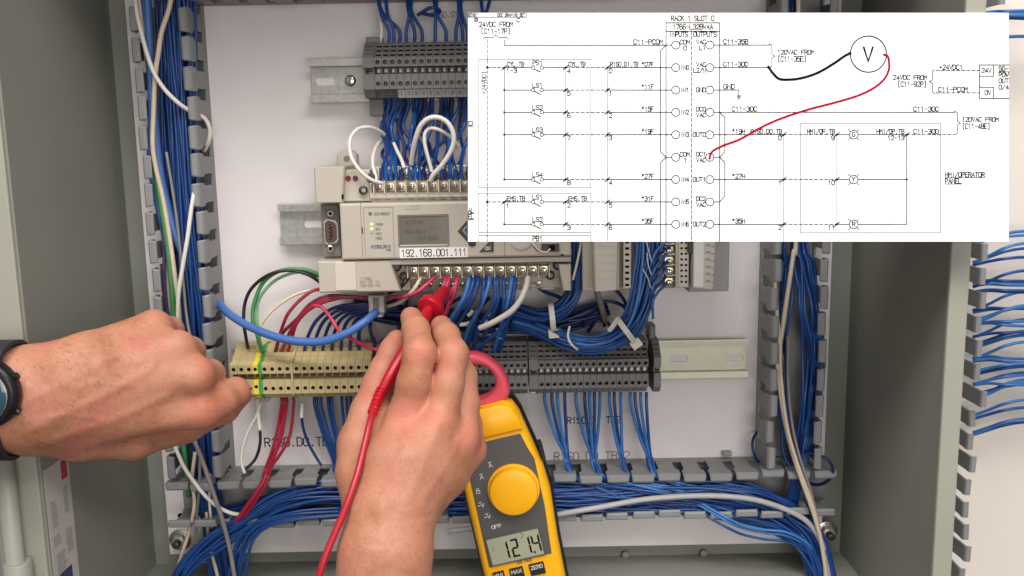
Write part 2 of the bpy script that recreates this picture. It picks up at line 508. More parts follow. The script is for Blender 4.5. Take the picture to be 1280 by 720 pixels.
# ================================================================== mounting panel
PXL, PXR = X(171, 190, 0), X(1041, 300, 0)
PZB, PZT = Z(660, 685, 0), ZT - 14
panel = MB().mat('panel_white').box(PXL, PXR, PZB, PZT, -2.5, 0, c=0.6).build('mounting_panel')
tag(panel, 'white painted mounting panel carrying rails, ducts and wiring', 'panel')
def on_panel(u, v, layer): return (u, 0.15+layer, v)
def panel_text(s, px0, px1, pyt, pyb, w=0.75, mat='ink_black', slope=-0.016):
    mx = (px0+px1)/2; my = (pyt+pyb)/2
    x0, x1, z0, z1 = X(px0,my), X(px1,my), Z(mx,pyb), Z(mx,pyt)
    adv = (x1-x0)/(len(s)-.22)
    for i,ch in enumerate(s):
        if ch == ' ': continue
        b = MB().mat(mat)
        stroke_text(b, ch, x0+adv*i, x0+adv*(i+.78), z0, z1, w, on_panel)
        b.build('letter', panel)
panel_text('R1S0.DO.TB', 331, 410, 547, 557.5, 1.0)
panel_text('R1S0.DI TB2', 709, 775, 521, 529, .9)
panel_text('R1S0 DO TBS2', 693, 787, 565, 574.5, .8, 'ink_grey')
panel_text('R1S0.ST', 540, 572, 15, 22, 0.6, 'ink_grey')
def stud(px, py, h=0, big=1.0):
    b = MB().mat('bright_steel')
    x, z = X(px,py,0), Z(px,py,0)
    b.cyl_front(x, z, 10*big, 0.05, 1.8, 20, .4)
    b.mat('galv_steel'); b.cyl_front(x, z, 6.6*big, 1.8, 7.5, 6, .8)
    b.mat('dark_steel'); b.cyl_front(x, z, 3.4*big, 7.5, 14, 12, .8)
    return b.build('mounting_nut', panel, smooth=35)
stud(226, 674); stud(1043-10, 664)
b = MB().mat('ink_black'); b.cyl_front(X(226,645), Z(226,645), 2.8, .05, .2, 14); b.build('mounting_hole', panel)
b = MB().mat('duct_grey'); b.box(*rect(903, 564, 914, 569, 3), 0.05, 6, c=.8); b.build('duct_rivet', panel)

# ================================================================== wiring ducts
DW = 46.0      # duct width
DH = 40.0      # duct height
def finger_mesh(axis, sgn, half=9.5, neck=7.0):
    """one duct finger: neck rising from the base strip, wide head, lip folded over the channel. s along the duct, l across (towards the inside)"""
    b = MB().mat('duct_grey')
    def m(s, h, l):
        l = l*sgn
        return (l, h, s) if axis == 'z' else (s, h, l)
    prof = [(-neck,6),(neck,6),(neck,26),(half,29.5),(half,36),(-half,36),(-half,29.5),(-neck,26)]
    b.loft([[m(s,h,0) for s,h in prof],[m(s,h,1.7) for s,h in prof]])
    lip = [(-.12,34),(-.12,38.2),(1.2,40),(5.0,40.3),(6.6,39.2),(6.6,37.8),(4.8,38.4),(2.0,37.6),(1.8,34)]
    e = half+.06
    b.loft([[m(-e+max(0,l-2)*.16,h-.5,l) for l,h in lip],[m(-e+1.1+max(0,l-2)*.16,h+.2,l) for l,h in lip],[m(e-1.1-max(0,l-2)*.16,h+.2,l) for l,h in lip],[m(e-max(0,l-2)*.16,h-.5,l) for l,h in lip]])
    return b.mesh('finger')
FM = {(a,s): finger_mesh(a,s) for a in 'xz' for s in (1,-1)}
def duct(label, axis, a0, a1, b0, width, pitch, first, skip=()):
    """axis 'z': vertical duct, runs z a0..a1, its walls at x = b0 and b0+width; axis 'x': horizontal, walls at z = b0 and b0+width"""
    root = empty('wiring_duct', (b0, 0, a0) if axis == 'z' else (a0, 0, b0))
    tag(root, label, 'wiring duct', 'slotted ducts round the panel')
    b = MB().mat('duct_grey')
    L = a1-a0
    def bx(s0,s1,l0,l1,h0,h1):
        if axis == 'z': b.box(l0,l1,s0,s1,h0,h1)
        else: b.box(s0,s1,l0,l1,h0,h1)
    bx(0,L,0,width,0.1,2); bx(0,L,0,1.7,2,7); bx(0,L,width-1.7,width,2,7)
    b.build('base', root)
    n = int((L-first)/pitch)+1
    for k in range(n):
        s = first+k*pitch
        if s > L-8: break
        for side in (0,1):
            if (k,side) in skip: continue
            o = bpy.data.objects.new('finger', FM[(axis, 1 if side == 0 else -1)])
            col.objects.link(o); o.parent = root
            l = 0 if side == 0 else width
            o.location = V(l,0,s) if axis == 'z' else V(s,0,l)
            o.rotation_euler = (rnd.gauss(0,.012), 0, rnd.gauss(0,.02)) if axis == 'z' else (rnd.gauss(0,.02), 0, rnd.gauss(0,.01))
    return root
zb_top = Z(640, 576, 0)                 # upper wall of the bottom duct
DBW = zb_top - Z(640, 630, 0)
xl_in, xr_in = X(273, 270, 0), X(947, 420, 0)
zt_low = Z(400, 5, 0)
PIT = 22.9
duct('vertical grey slotted duct full of blue wires beside the left wall', 'z', zb_top+.5, zt_low-.5, xl_in-DW, DW, PIT, 13.0)
duct('vertical grey slotted duct with loose blue and cream wires by the right wall', 'z', zb_top+.5, zt_low-.5, xr_in, DW, PIT, 11.0)
duct('horizontal grey slotted duct along the bottom of the panel', 'x', xl_in-DW-2, xr_in+DW+16, zb_top-DBW, DBW, 22.0, 9.0)
duct('horizontal grey slotted duct across the top of the panel', 'x', xl_in-DW+20, xr_in+DW, zt_low, 40, 22.0, 9.0)

# ================================================================== DIN rails
def rail(label, px0, px1, pyt, pyb, h, slots, mat, screws=(), depth=7.5):
    x0, x1, z0, z1 = rect(px0, pyt, px1, pyb, h)
    zc = (z0+z1)/2; hh = (z1-z0)/2
    x0 = X(px0, pyt/2+pyb/2, h)
    root = empty('din_rail', (x0, 0, zc)); tag(root, label, 'DIN rail', 'steel rails')
    L = x1-x0
    h0 = h-depth
    w = hh*0.70
    b = MB().mat(mat)
    for s in (1,-1):
        b.loft([[(q,h0+.4,s*(w-1)),(q,h0+.4,s*w)] + [(q,h-1,s*w),(q,h-1,s*(hh-.6)),(q,h-1.6,s*hh),(q,h,s*hh),(q,h+.15,s*(hh-.6)),(q,h,s*(w-1))] for q in (0,L)])
    prev = 0
    for sx in slots:
        c = X(sx, (pyt+pyb)/2, h0) - x0
        for a,e in ((prev, c-9.5),):
            if e > a: b.add([(a,h0+1,-w+.5),(e,h0+1,-w+.5),(e,h0+1,w-.5),(a,h0+1,w-.5)], [(0,1,2,3)])
        # obround hole built as two octagon halves and a middle
        b.ring_hole([(c-9.5,h0+1,-w+.5),(c+9.5,h0+1,-w+.5),(c+9.5,h0+1,w-.5),(c-9.5,h0+1,w-.5)], (c,h0+1,0), (1,0,0), (0,0,1), 8.4, 3.3, .95, (0,1,0), 8, bottom='panel_white')
        b.mat(mat)
        prev = c+9.5
    b.add([(prev,h0+1,-w+.5),(L,h0+1,-w+.5),(L,h0+1,w-.5),(prev,h0+1,w-.5)], [(0,1,2,3)])
    b.build('channel', root)
    for sx in screws:
        c = X(sx, (pyt+pyb)/2, h0+3) - x0
        b = MB().mat('bright_steel'); b.cyl_front(c, 0, 4.6, h0+1, h0+5.6, 18, 1.6)
        b.mat('dark_steel'); b.box(c-.5, c+.5, -3.4, 3.4, h0+5.5, h0+5.75)
        b.build('screw', root, smooth=40)
    return root
rail('galvanised rail stub with slot and screw beside the upper grey terminals', 386, 700, 70, 126, 15, (407,), 'galv_steel', (438,), 12)
rail('short rail stub behind the left side of the beige controller', 348, 760, 251.5, 303, 10, (392,), 'galv_steel', (), 7.5)
rail('long yellowish rail under the beige and grey terminal row', 290, 935.5, 430, 478.5, 10, (848, 917), 'yellow_steel', (), 7.5)

# ================================================================== neighbouring bay on the right
nb = MB().mat('neighbour_panel').box(XR+14, XR+330, ZB-60, ZT+40, -22, -18).build('neighbour_panel')
tag(nb, 'beige-white panel of the next bay beyond the cabinet edge', 'panel')
nd = empty('wiring_duct', (X(1226,420,48), 0, ZB)); 
tag(nd, 'grey duct of the next bay with fingers poking past the cabinet edge', 'wiring duct', 'slotted ducts round the panel')
NDX = X(1224, 420, 46)
nd.location = V(NDX, 0, 0)
b = MB().mat('duct_grey'); b.box(-30, 0, ZB-50, ZT, -17.9, -16); b.box(-1.7, 0, ZB-50, ZT, -16, -6); b.box(-30, -28.3, ZB-50, ZT, -16, -6); b.build('base', nd)
def nfinger(ext):
    b = MB().mat('duct_grey')
    prof = [(-6,-7),(6,-7),(6,8),(6.6,11),(6.6,44+ext),(-6.6,44+ext),(-6.6,11),(-6,8)]
    b.loft([[(-1.7,h,s) for s,h in prof],[(0,h,s) for s,h in prof]])
    lip = [(-.1,40+ext),(-.1,44+ext),(.8,45.4+ext),(4.6,45.5+ext),(5.4,44.4+ext),(4.8,43.6+ext),(2,43.4+ext),(1.9,40+ext)]
    b.loft([[(l-2,h,s) for l,h in lip] for s in (-6.7,-6,6,6.7)])
    return b.mesh('finger')
NF = [nfinger(0), nfinger(11)]
zz = Z(1228, 720, 45)
k = 0
while zz < ZT-20:
    o = bpy.data.objects.new('finger', NF[1 if k == 8 else 0]); col.objects.link(o); o.parent = nd
    o.location = V(rnd.uniform(-.6,.6), 0, zz); o.rotation_euler = (0, rnd.gauss(0,.03), rnd.gauss(0,.035))
    zz += 20.0; k += 1
for gi, py in enumerate((292, 318, 343, 352, 377, 391, 408, 421, 436, 454, 470, 484, 508, 528, 8, 40)):
    for q in range(2 + gi % 3):
        y0 = py + rnd.uniform(-3, 3) + 10
        dy = rnd.uniform(-22, 6) if py > 250 else rnd.uniform(-4,4)
        if 480 < py < 540: dy = rnd.uniform(-26,-8)
        hh = rnd.uniform(4, 34)
        wire([(1216, y0+3, hh-6), (1236, y0 + dy*.25, hh), (1258, y0 + dy*.75, hh+8), (1285, y0 + dy, hh+6), (1330, y0+dy+2, hh)], 1.35,
             'wire_blue_light' if rnd.random() < .6 else 'wire_blue', 'blue wire arching out of the next bay\'s duct past the frame edge', 'wires of the next bay', sub=6)

# conduit and sticker at the left edge
b = MB().mat('conduit_paint')
xc = X(12, 640, HF+12)
b.tube([Vector((xc, HF+12, Z(12, 560, HF+12))), Vector((xc-.0, HF+12, ZB-40))], 6.2, 18)
rod = b.build('door_rod', smooth='all')
tag(rod, 'pale painted vertical rod on the cabinet edge under the wristwatch', 'rod')
b = MB().mat('conduit_paint')
zc0 = Z(14, 702, HF+12)
b.loft([[(xc+1.5+r*math.cos(t*math.pi/10), HF+12+r*math.sin(t*math.pi/10), z) for t in range(20)] for r,z in ((9.2,zc0-60),(9.2,zc0-1),(8.6,zc0),(6.4,zc0-.2))])
b.build('collar', rod, smooth=50)
# sticker on the inside of the left wall, next to its front edge
zs0, zs1 = Z(66, 770, HF-20), Z(66, 578, HF-20)
sk = empty('warning_sticker', (XL, HF-20, (zs0+zs1)/2))
tag(sk, 'white sticker with red block on the left cabinet wall below the watch', 'sticker')
def skbox(b, t0, t1, d0, d1, l0, l1):    # t across (0 at the front edge), d down from the top
    b.box(l0, l1, (zs1-zs0)/2-d1, (zs1-zs0)/2-d0, 18-t1, 18-t0)
b = MB().mat('sticker_white'); skbox(b, 0, 36, 0, zs1-zs0, .05, .3); b.build('backing', sk)
b = MB().mat('sticker_red'); skbox(b, 24, 33, 2, 16, .3, .42); b.build('red_block', sk)
b = MB().mat('sticker_grey')
for (a,c,d,e) in ((5,14,26,46),(4,16,52,60),(6,20,66,98),(24,32,22,42),(22,33,54,72)):
    for q in np.arange(d, e, 1.7): skbox(b, a, c-rnd.random()*3, q, q+.9, .3, .38)
b.build('print', sk)
b = MB().mat('ink_blue'); skbox(b, 8, 26, 82, 94, .3, .45); b.build('emblem', sk)
# ================================================================== terminal blocks
def block_mesh(w, prof, holes, slits, mats, ridged=False):
    """prof: (h, z) from the top rear round the front to the bottom rear; strips between points; holes/slits: {strip index: [(t, ru, rv, depth)]}"""
    body, dark, metal = mats
    b = MB().mat(body)
    x0, x1 = -w/2+.06, w/2-.06
    for i in range(len(prof)-1):
        (h0,z0),(h1,z1) = prof[i], prof[i+1]
        quad = [(x0,h1,z1),(x1,h1,z1),(x1,h0,z0),(x0,h0,z0)]
        d = Vector((0,h0-h1,z0-z1)); Ln = d.length; d.normalize()
        N = Vector((1,0,0)).cross(d); N = -N if N.y < 0 else N
        if i in holes:
            t, r, dep, mt = holes[i]
            c = Vector((0,h1,z1)) + d*Ln*t
            if t < .99 and Ln*t > r*1.05+.2:
                # square region round the hole, plain strips above and below
                a = Ln*t - r*1.15; e = Ln*t + r*1.15
                a = max(a, .05); e = min(e, Ln-.05)
                p0 = Vector((0,h1,z1))
                def qd(s,eN): return [tuple(p0+d*s+Vector((x0,0,0))),tuple(p0+d*s+Vector((x1,0,0))),tuple(p0+d*eN+Vector((x1,0,0))),tuple(p0+d*eN+Vector((x0,0,0)))]
                b.add(qd(0,a), [(0,1,2,3)]); b.add(qd(e,Ln), [(0,1,2,3)])
                b.ring_hole(qd(a,e), tuple(p0+d*Ln*t), (1,0,0), tuple(d), r, r, dep, tuple(N), 8, bottom=mt, wall=dark)
                b.mat(body)
        elif i in slits:
            p0 = Vector((0,h1,z1)); ns = slits[i]
            for k in range(ns):
                s, e = Ln*k/ns, Ln*(k+1)/ns
                q = [tuple(p0+d*s+Vector((x0,0,0))),tuple(p0+d*s+Vector((x1,0,0))),tuple(p0+d*e+Vector((x1,0,0))),tuple(p0+d*e+Vector((x0,0,0)))]
                b.ring_hole(q, tuple(p0+d*(s+e)/2), (1,0,0), tuple(d), w*.36, (e-s)*.2, 2.2, tuple(N), 4, bottom=dark, wall=dark)
                b.mat(body)
        else:
            b.add(quad, [(0,1,2,3)])
    n = len(prof)
    b.add([(x0,h,z) for h,z in prof], [tuple(range(n))]); b.add([(x1,h,z) for h,z in prof], [tuple(range(n))])
    b.add([(x0,)+prof[0],(x1,)+prof[0],(x1,)+prof[-1],(x0,)+prof[-1]], [(0,1,2,3)])
    # metal bridge in the groove
    b.mat(metal); gz = [z for h,z in prof]
    gi = min(range(n), key=lambda i: abs(prof[i][1]))
    gh = min(prof[gi][0], prof[gi-1][0])
    b.box(-w*.2, w*.2, -1.9, .7, gh-.4, gh+3.2)
    b.mat(dark); b.box(-w*.44, -w*.3, -2.4, 1.6, gh, gh+1.2)
    return b.mesh('terminal_block')
GREY_PROF = [(9,22),(29,22),(31,20.5),(41,9.5),(45,9),(45,2.2),(37,1.8),(37,-3.2),(45,-3.6),(45,-15),(40,-15.5),(36,-21),(9,-22)]
BEIGE_PROF = [(9,22),(24,22),(24,19.6),(28,19.4),(28,17.2),(32,17),(32,14.6),(36,14.4),(36,12),(40,11.6),(45,10),(45,2.2),(37,1.8),(37,-3.2),(45,-3.6),(45,-15),(42,-15.5),(38,-20),(9,-21)]
GREY = block_mesh(5.2, GREY_PROF, {4: (.5,1.75,6,'dark_steel'), 8: (.35,1.75,6,'dark_steel')}, {2: 3}, ('term_grey','term_dark','galv_steel'))
GREYT = block_mesh(5.6, GREY_PROF, {4: (.5,1.9,6,'dark_steel'), 8: (.35,1.9,6,'dark_steel')}, {2: 3, 11: 3} if False else {2: 3}, ('term_grey','term_dark','marker_white'))
BEIGE = block_mesh(6.25, BEIGE_PROF, {10: (.5,1.75,6,'dark_steel'), 14: (.4,1.75,6,'dark_steel')}, {}, ('term_beige','term_beige_dark','term_beige_dark'))
GY = block_mesh(4.2, BEIGE_PROF, {10: (.5,1.6,6,'ink_black'), 14: (.55,1.6,6,'ink_black')}, {}, ('term_yellow','term_beige_dark','term_beige_dark'))
GY2 = block_mesh(3.6, BEIGE_PROF, {}, {}, ('term_green','term_beige_dark','term_beige_dark'))

scr = MB().mat('dark_steel'); scr.cyl_front(0,0,1.35,0,.5,8); scr.mat('term_dark'); scr.box(-.2,.2,-1.2,1.2,.5,.6)
SCR = scr.mesh('screw')
def add_screws(o, zs, h):
    for z in zs:
        s = bpy.data.objects.new('screw', SCR); col.objects.link(s); s.parent = o
        s.location = V(0, h, z); s.rotation_euler = (0, rnd.uniform(-1.5,1.5), 0)
def place_block(me, px, py, label, group, hh=45, zs=(5.4,-7.6), depth=5.6, cat='terminal block', name='terminal_block', dh=0, z=None, x=None):
    o = bpy.data.objects.new(name, me); col.objects.link(o)
    o.location = V(X(px,py,45) if x is None else x, dh, z if z is not None else Z(px,py,45))
    tag(o, label, cat, group)
    add_screws(o, zs, hh-depth)
    return o
def end_bracket(px, py, w, label, h=46, z=None, tall=False, mat='term_grey'):
    o = empty('end_bracket', (X(px,py,45), 0, z if z is not None else Z(px,py,45)))
    tag(o, label, 'end bracket', 'clamps at the ends of terminal rows')
    b = MB().mat(mat)
    pr = [(9,22),(30,22),(45,9.5),(45,1.5),(40,1),(40,-3),(45,-3.5),(45,-15),(38,-21),(9,-22)]
    b.loft([[(-w/2+.1,hh,zz) for hh,zz in pr],[(w/2-.1,hh,zz) for hh,zz in pr]])
    if tall: b.box(-w/2-1.5,w/2-2.0,20,33,9,27,c=1.5)
    b.build('body', o)
    b = MB().mat('dark_steel'); b.cyl_front(0,-1,w*.3,40,41.4,12,.4); b.mat('ink_black'); b.box(-w*.25,w*.25,-1.4,-.6,41.4,41.55)
    b.build('clamp_screw', o, smooth=40)
    b = MB().mat('term_dark')
    for k in range(3):
        zz = 18.5-k*3.2; hq = 34.5+k*3.6
        b.box(-w*.34,w*.34,zz-.5,zz+.5,hq-.8,hq+.2)
    b.build('vent_slits', o)
    return o

# lower row: one straight line along the rail
zlow = (Z(378, 469, 45) + Z(750, 463.5, 45))/2
xs0 = X(292.5, 468, 45)
lab = {}
bx = []
def beige_run(px_list, text, big=None):
    for px in px_list:
        place_block(BEIGE, px, 468, text, 'beige terminal blocks of the lower row', z=zlow, zs=(6.0,-8.1))
beige_run((292.3,), 'beige terminal block at the left end of the lower row')
beige_run((302,), 'second beige terminal block from the left end of the lower row'); beige_run((311.4,), 'beige terminal block touching the yellow side of the earth block')
g1 = place_block(GY, 319.3, 468, 'yellow-green earth terminal block among the beige blocks', None, z=zlow, zs=(), name='earth_terminal')
b = MB().mat('term_green')
n = len(BEIGE_PROF)
b.loft([[(x,h+.3,z) for h,z in BEIGE_PROF] for x in (2.2,5.6)])
b.build('green_half', g1)
b = MB().mat('bright_steel'); b.box(-1.5,5.5,-25,-21.4,20,30,c=.8); b.cyl_front(3.6,-24,2.0,30,31.5,10,.5); b.build('earth_clamp', g1)
for _k,_px in enumerate((331, 340.5, 350, 359.6)): beige_run((_px,), '%s beige terminal block right of the yellow-green block' % ORD[_k])
o = MB().mat('term_beige'); o.loft([[(x,h+.8,z) for h,z in [(9,22),(24,22),(45,11),(46,2),(46,-4),(45,-16),(38,-21),(9,-22)]] for x in (-.7,.7)])
o = o.build('spacer_plate', loc=(X(365.3,468,45),0,zlow)); tag(o, 'thin beige spacer plate in the beige terminal row', 'spacer')
for _k in range(10): beige_run((371.0+9.72*_k,), '%s beige terminal block right of the thin beige spacer' % ORD[_k])
gx0 = X(472.5, 466, 45)
end_x = X(667, 465, 45)
k = 0; x = gx0
while x < end_x-6:
    seen = x > X(600,466,45)
    place_block(GREY, 0, 466, 'dark grey terminal block between the hand and the middle clamp' if seen else 'dark grey terminal block behind the right hand', 'grey terminal blocks of the lower row', z=zlow, x=x, zs=(5.6,-7.6))
    x += 5.25
eb = end_bracket(667, 465, 7.6, 'grey clamp splitting the two groups of grey lower terminals', z=zlow)
x = X(676.8, 465, 45)
for k in range(17):
    place_block(GREY, 0, 465, '%s dark grey terminal block right of the middle grey clamp' % ORD[k], 'grey terminal blocks of the lower row', z=zlow, x=x, zs=(5.6,-7.6))
    x += 5.36
end_bracket(822, 463, 6.0, 'grey end clamp closing the lower row beside the bare rail', z=zlow, tall=True)
b = MB().mat('marker_white'); b.box(-3,1.5,-20,-17,39,41,c=.4); b.build('marker_tag', eb); 

# upper row
zup = Z(527, 86, 45)
end_bracket(460.5, 88, 9.0, 'grey end clamp at the left of the upper terminal row', z=zup, tall=False)
_eb = [o for o in col.objects if o.name.startswith('end_bracket')][-1]
MB().mat('term_grey').box(-4,8,22,27,9,26,c=1).build('upper_foot', _eb); MB().mat('term_grey').box(-3.4,8,-35,-21.5,5,24,c=1).build('lower_foot', _eb)
x = X(472.3, 86, 45)
mk = MB().mat('marker_white'); mk.loft([[(xx,41.0,-15.0),(xx,36.6,-21.6),(xx,35.6,-21.4),(xx,40,-15.2)] for xx in (-2.75,2.75)])
MK = mk.mesh('marker_tag')
for k in range(15):
    o = place_block(GREYT, 0, 86, '%s white-tagged grey terminal block of the upper row' % ORD[k-3] if k >= 3 else '%s untagged grey terminal block from the upper row\'s left end' % ORD[k], 'terminal blocks of the upper row', z=zup, x=x, zs=(5.6,-7.6))
    if k >= 3:
        s = bpy.data.objects.new('marker_tag', MK); col.objects.link(s); s.parent = o
        b = MB().mat('ink_grey')
        def put(u, v, layer):
            t = (v+1)/2.0
            return (u, 40.6-4.4*(1-t)*.5-1.5+.15, -18.2+(v))
        dg = str(k-2)
        b2 = MB().mat('ink_grey')
        def put2(u, v, layer):        # on the sloping face of the tag
            f = (v+21.6)/6.6
            return (u, 36.6+4.4*f+.25, v-.1)
        stroke_text(b2, dg, -.8*len(dg), .8*len(dg), -19.4, -17.0, .4, put2)
        q = b2.build('numeral', s)
    else:
        b = MB().mat('term_dark')
        for j in range(3):
            zz = -16.3-j*1.7; hq = 39.3-j*1.28
            b.box(-2,2,zz-.4,zz+.4,hq-.6,hq+.5)
        b.build('vent_slits', o)
    x += 5.75

# ================================================================== the controller
plc = empty('programmable_controller', (X(555,290,0), 0, Z(555,290,0)))
tag(plc, 'beige programmable controller with small screen and screw terminals', 'controller')
PO = (X(555,290,0), 0, Z(555,290,0))
def pp(b, name, parent=plc, smooth=None):
    b.v = [(p[0]-PO[0], p[1], p[2]-PO[2]) for p in b.v]
    return b.build(name, parent, smooth)
def R(px0,py0,px1,py1,h0,h1): return rect(px0,py0,px1,py1,h1) + (h0,h1)
HB, HMID, HTOP = 52, 76, 80
# rear case
pp(MB().mat('plc_beige').box(*R(402,212,713,362,8,HB), c=1), 'rear_case')
# middle raised front
b = MB().mat('plc_beige')
b.box(*R(425.5,252,714,322.5,HB,HMID), c=1.6)
pp(b, 'front_cover')
# upper-left cover and lower-left door
b = MB().mat('plc_beige')
x0,x1,z0,z1 = rect(393,208.5,432,254,72)
b.prism_front([(x0,z0),(x1-3,z0),(x1,z1),(x0,z1)], 20, 72, 1.2)
pp(b, 'upper_left_cover')
b = MB().mat('plc_beige')
x0,x1,z0,z1 = rect(398,326,500,365.5,74)
xm = X(488,345,74)
b.prism_front([(x0,z0),(x1,z0),(xm,z1),(x0,z1)], 20, 74, 1.2)
pp(b, 'lower_left_door')
b = MB().mat('plc_light'); b.box(*R(419,328,445,363,74,74.9), c=.4); pp(b, 'door_tab')
b = MB().mat('ink_grey')
def put_h(hh):
    return lambda u,v,layer: (u, hh+layer, v)
def ptext(b, s, px0,px1,pyt,pyb,h,w):
    mx, my = (px0+px1)/2, (pyt+pyb)/2
    stroke_text(b, s, X(px0,my,h), X(px1,my,h), Z(mx,pyb,h), Z(mx,pyt,h), w, put_h(h+.15))
ptext(b,'1766',450,464,347,350,74,.3); ptext(b,'24V DC IN',450,474,351,354,74,.3); ptext(b,'100-240 VAC',450,476,355.5,358.5,74,.3)
pp(b,'door_print')
# mounting tab with hole
b = MB().mat('plc_beige')
cx, cz = X(434,200,20), Z(434,200,20)
b.prism_front([(cx-8,cz-8),(cx+8,cz-8),(cx+8,cz+4),(cx+4.5,cz+7.6),(cx-4,cz+7.6),(cx-8,cz+4)], 10, 22, 1)
b.mat('plc_dark'); b.cyl_front(cx,cz+1,2.6,22,22.1,12)
pp(b,'mounting_tab')
# upper shelf behind the terminals with the knob holes
b = MB().mat('plc_beige')
b.box(*R(429,212,463,252,HB,66), c=1)
pp(b,'upper_shelf')
b = MB().mat('plc_beige'); b.box(*R(463.3,226,714,252,HB,66), c=1); pp(b,'upper_ledge')
b = MB().mat('wire_maroon')
for px in (435.2,444.2):
    b.cyl_front(X(px,223,66.5),Z(px,223,66.5),2.2,66,66.6,12)
pp(b,'potentiometers')
b = MB().mat('dark_steel'); b.cyl_front(X(454,238,68),Z(454,238,68),3.4,66,70,14,1); b.mat('bright_steel'); b.cyl_front(X(455,238,68),Z(454,238,68),1.6,70,70.2,10); pp(b,'mounting_screw',smooth=40)
b = MB().mat('plc_dark_plastic'); b.cyl_front(X(464,222,67),Z(464,222,67),3.6,66,69,14,.8); pp(b,'knob',smooth=40)
b = MB().mat('ink_black'); b.box(*R(427,243,429.5,249,72,72.4)); pp(b,'latch')
def term_unit(kind):
    """screw terminal: clamp plate and cross-head screw between ivory dividers"""
    b = MB().mat('plc_dark'); b.box(-3.9,3.9,-4.4,4.4,0,2.4)
    b.mat('brass_screw'); b.box(-3.5,3.5,-3.9,3.9,2.4,3.6,c=.4)
    b.mat('bright_steel'); b.cyl_front(0,0,2.7,3.6,5.6,12,.9)
    b.mat('dark_steel'); b.box(-1.9,1.9,-.35,.35,5.5,5.72); b.box(-.35,.35,-1.9,1.9,5.5,5.74)
    return b.mesh('terminal_screw', smooth=35)
TU = term_unit(0)
dv = MB().mat('plc_light'); dv.box(-.5,.5,-5.2,4.6,0,6.6,c=.3); DV = dv.mesh('divider')
def term_row(px0, pitch, n, py, h, divs=True, pstrip=None, slope=-.012):
    for k in range(n):
        px = px0+pitch*k
        yy = py+slope*(px-px0)
        o = bpy.data.objects.new('terminal_screw', TU); col.objects.link(o); o.parent = plc
        v = P(px,yy,h+4); o.location = V(v.x-PO[0], h, v.z-PO[2]); o.rotation_euler = (0, rnd.uniform(-1,1)*0, 0)
        if divs:
            for q in ((k,) if k < n-1 else (k, k+1)):
                d = bpy.data.objects.new('divider', DV); col.objects.link(d); d.parent = plc
                v = P(px0+pitch*(q-.5),py+slope*(px0+pitch*q-px0),h+6); d.location = V(v.x-PO[0], h, v.z-PO[2])
b = MB().mat('plc_light'); b.box(*R(462,226.5,716,246,60,69), c=.8); b.mat('ink_black'); b.box(*R(464.5,229,465.8,241,69,69.3)); pp(b,'terminal_base')
term_row(473.6, 13.55, 18, 233.5, 67)
b = MB().mat('plc_light'); b.box(*R(466,206,716,226,40,54), c=.8); pp(b,'terminal_base')
term_row(480, 13.55, 17, 216.5, 53)
b = MB().mat('ink_grey')
for k in range(17):
    for j in range(2): 
        xx0,xx1,zz0,zz1 = rect(468+13.5*k+rnd.random()*2, 247+j*2.4-.03*k*2, 478+13.5*k-rnd.random()*3, 247.8+j*2.4-.03*k*2, 66.2)
        b.box(xx0,xx1,zz0,zz1,66,66.15)
pp(b,'terminal_print')
# lower terminal strip
b = MB().mat('plc_beige'); b.box(*R(486,330,713,348,30,58), c=1)
pp(b,'lower_shelf')
b = MB().mat('plc_beige'); b.box(*R(489,347,513,363.5,30,58), c=1); pp(b,'lower_left_cheek')
b = MB().mat('plc_beige')
x0,x1,z0,z1 = rect(701,330,714,363.5,72)
b.prism_front([(x0+2,z0),(x1,z0),(x1,z1),(x0-2,z1)], 30, 72, 1); pp(b,'lower_right_cheek')
b = MB().mat('plc_beige'); b.box(*R(487,322.6,714,329.5,HB,HMID-3), c=1); pp(b,'lower_ledge')
b = MB().mat('plc_light'); b.box(*R(506,332.5,688,347.5,58,61), c=.8); pp(b,'terminal_base')
term_row(516.2, 13.62, 13, 339.8, 60, slope=-.009)
b = MB().mat('plc_light'); b.box(*R(513.2,348,693,363.5,30,48), c=.8); pp(b,'terminal_base')
term_row(523, 13.62, 12, 355.5, 47, slope=-.009)
for (px,py) in ((495.5,334),(505,346),(697,332),(688,344.5)):
    b = MB().mat('plc_dark_plastic'); b.cyl_front(X(px,py,62),Z(px,py,62),3.7,56,63,14,1.2); b.mat('dark_steel'); b.cyl_front(X(px,py,63),Z(px,py,63),1.8,63,63.2,8); pp(b,'retaining_screw',smooth=40)
# serial port
b = MB().mat('plc_dark'); b.box(*R(402,256,425,321,40,58), c=.6); pp(b,'port_recess')
b = MB().mat('galv_steel')
x0,x1,z0,z1 = rect(404.8,273,423.5,306.5,60)
oc = lambda e: [(x0+e,z0+2.4+e),(x0+2.4+e,z0+e),(x1-2-e,z0+e+1.4),(x1-e,z0+4+e),(x1-e,z1-4-e),(x1-2-e,z1-e-1.4),(x0+2.4+e,z1-e),(x0+e,z1-2.4-e)]
b.prism_front(oc(0),58,61.5,.6)
pp(b,'port_shell')
b = MB().mat('port_brown'); b.prism_front(oc(1.3),61.4,61.9)
b.mat('ink_black')
for k in range(5): b.cyl_front(x0+5.2, z0+5+(z1-z0-10)*k/4, .75, 61.9, 62.05, 8)
for k in range(4): b.cyl_front(x1-5.2, z0+7+(z1-z0-14)*k/3, .75, 61.9, 62.05, 8)
pp(b,'port_insert')
for py in (267,311):
    b = MB().mat('bright_steel'); b.cyl_front(X(413,py,62),Z(413,py,62),3.0,58,63,6,.5); b.mat('ink_black'); b.cyl_front(X(413,py,63),Z(413,py,63),1.4,63,63.15,10); pp(b,'standoff')
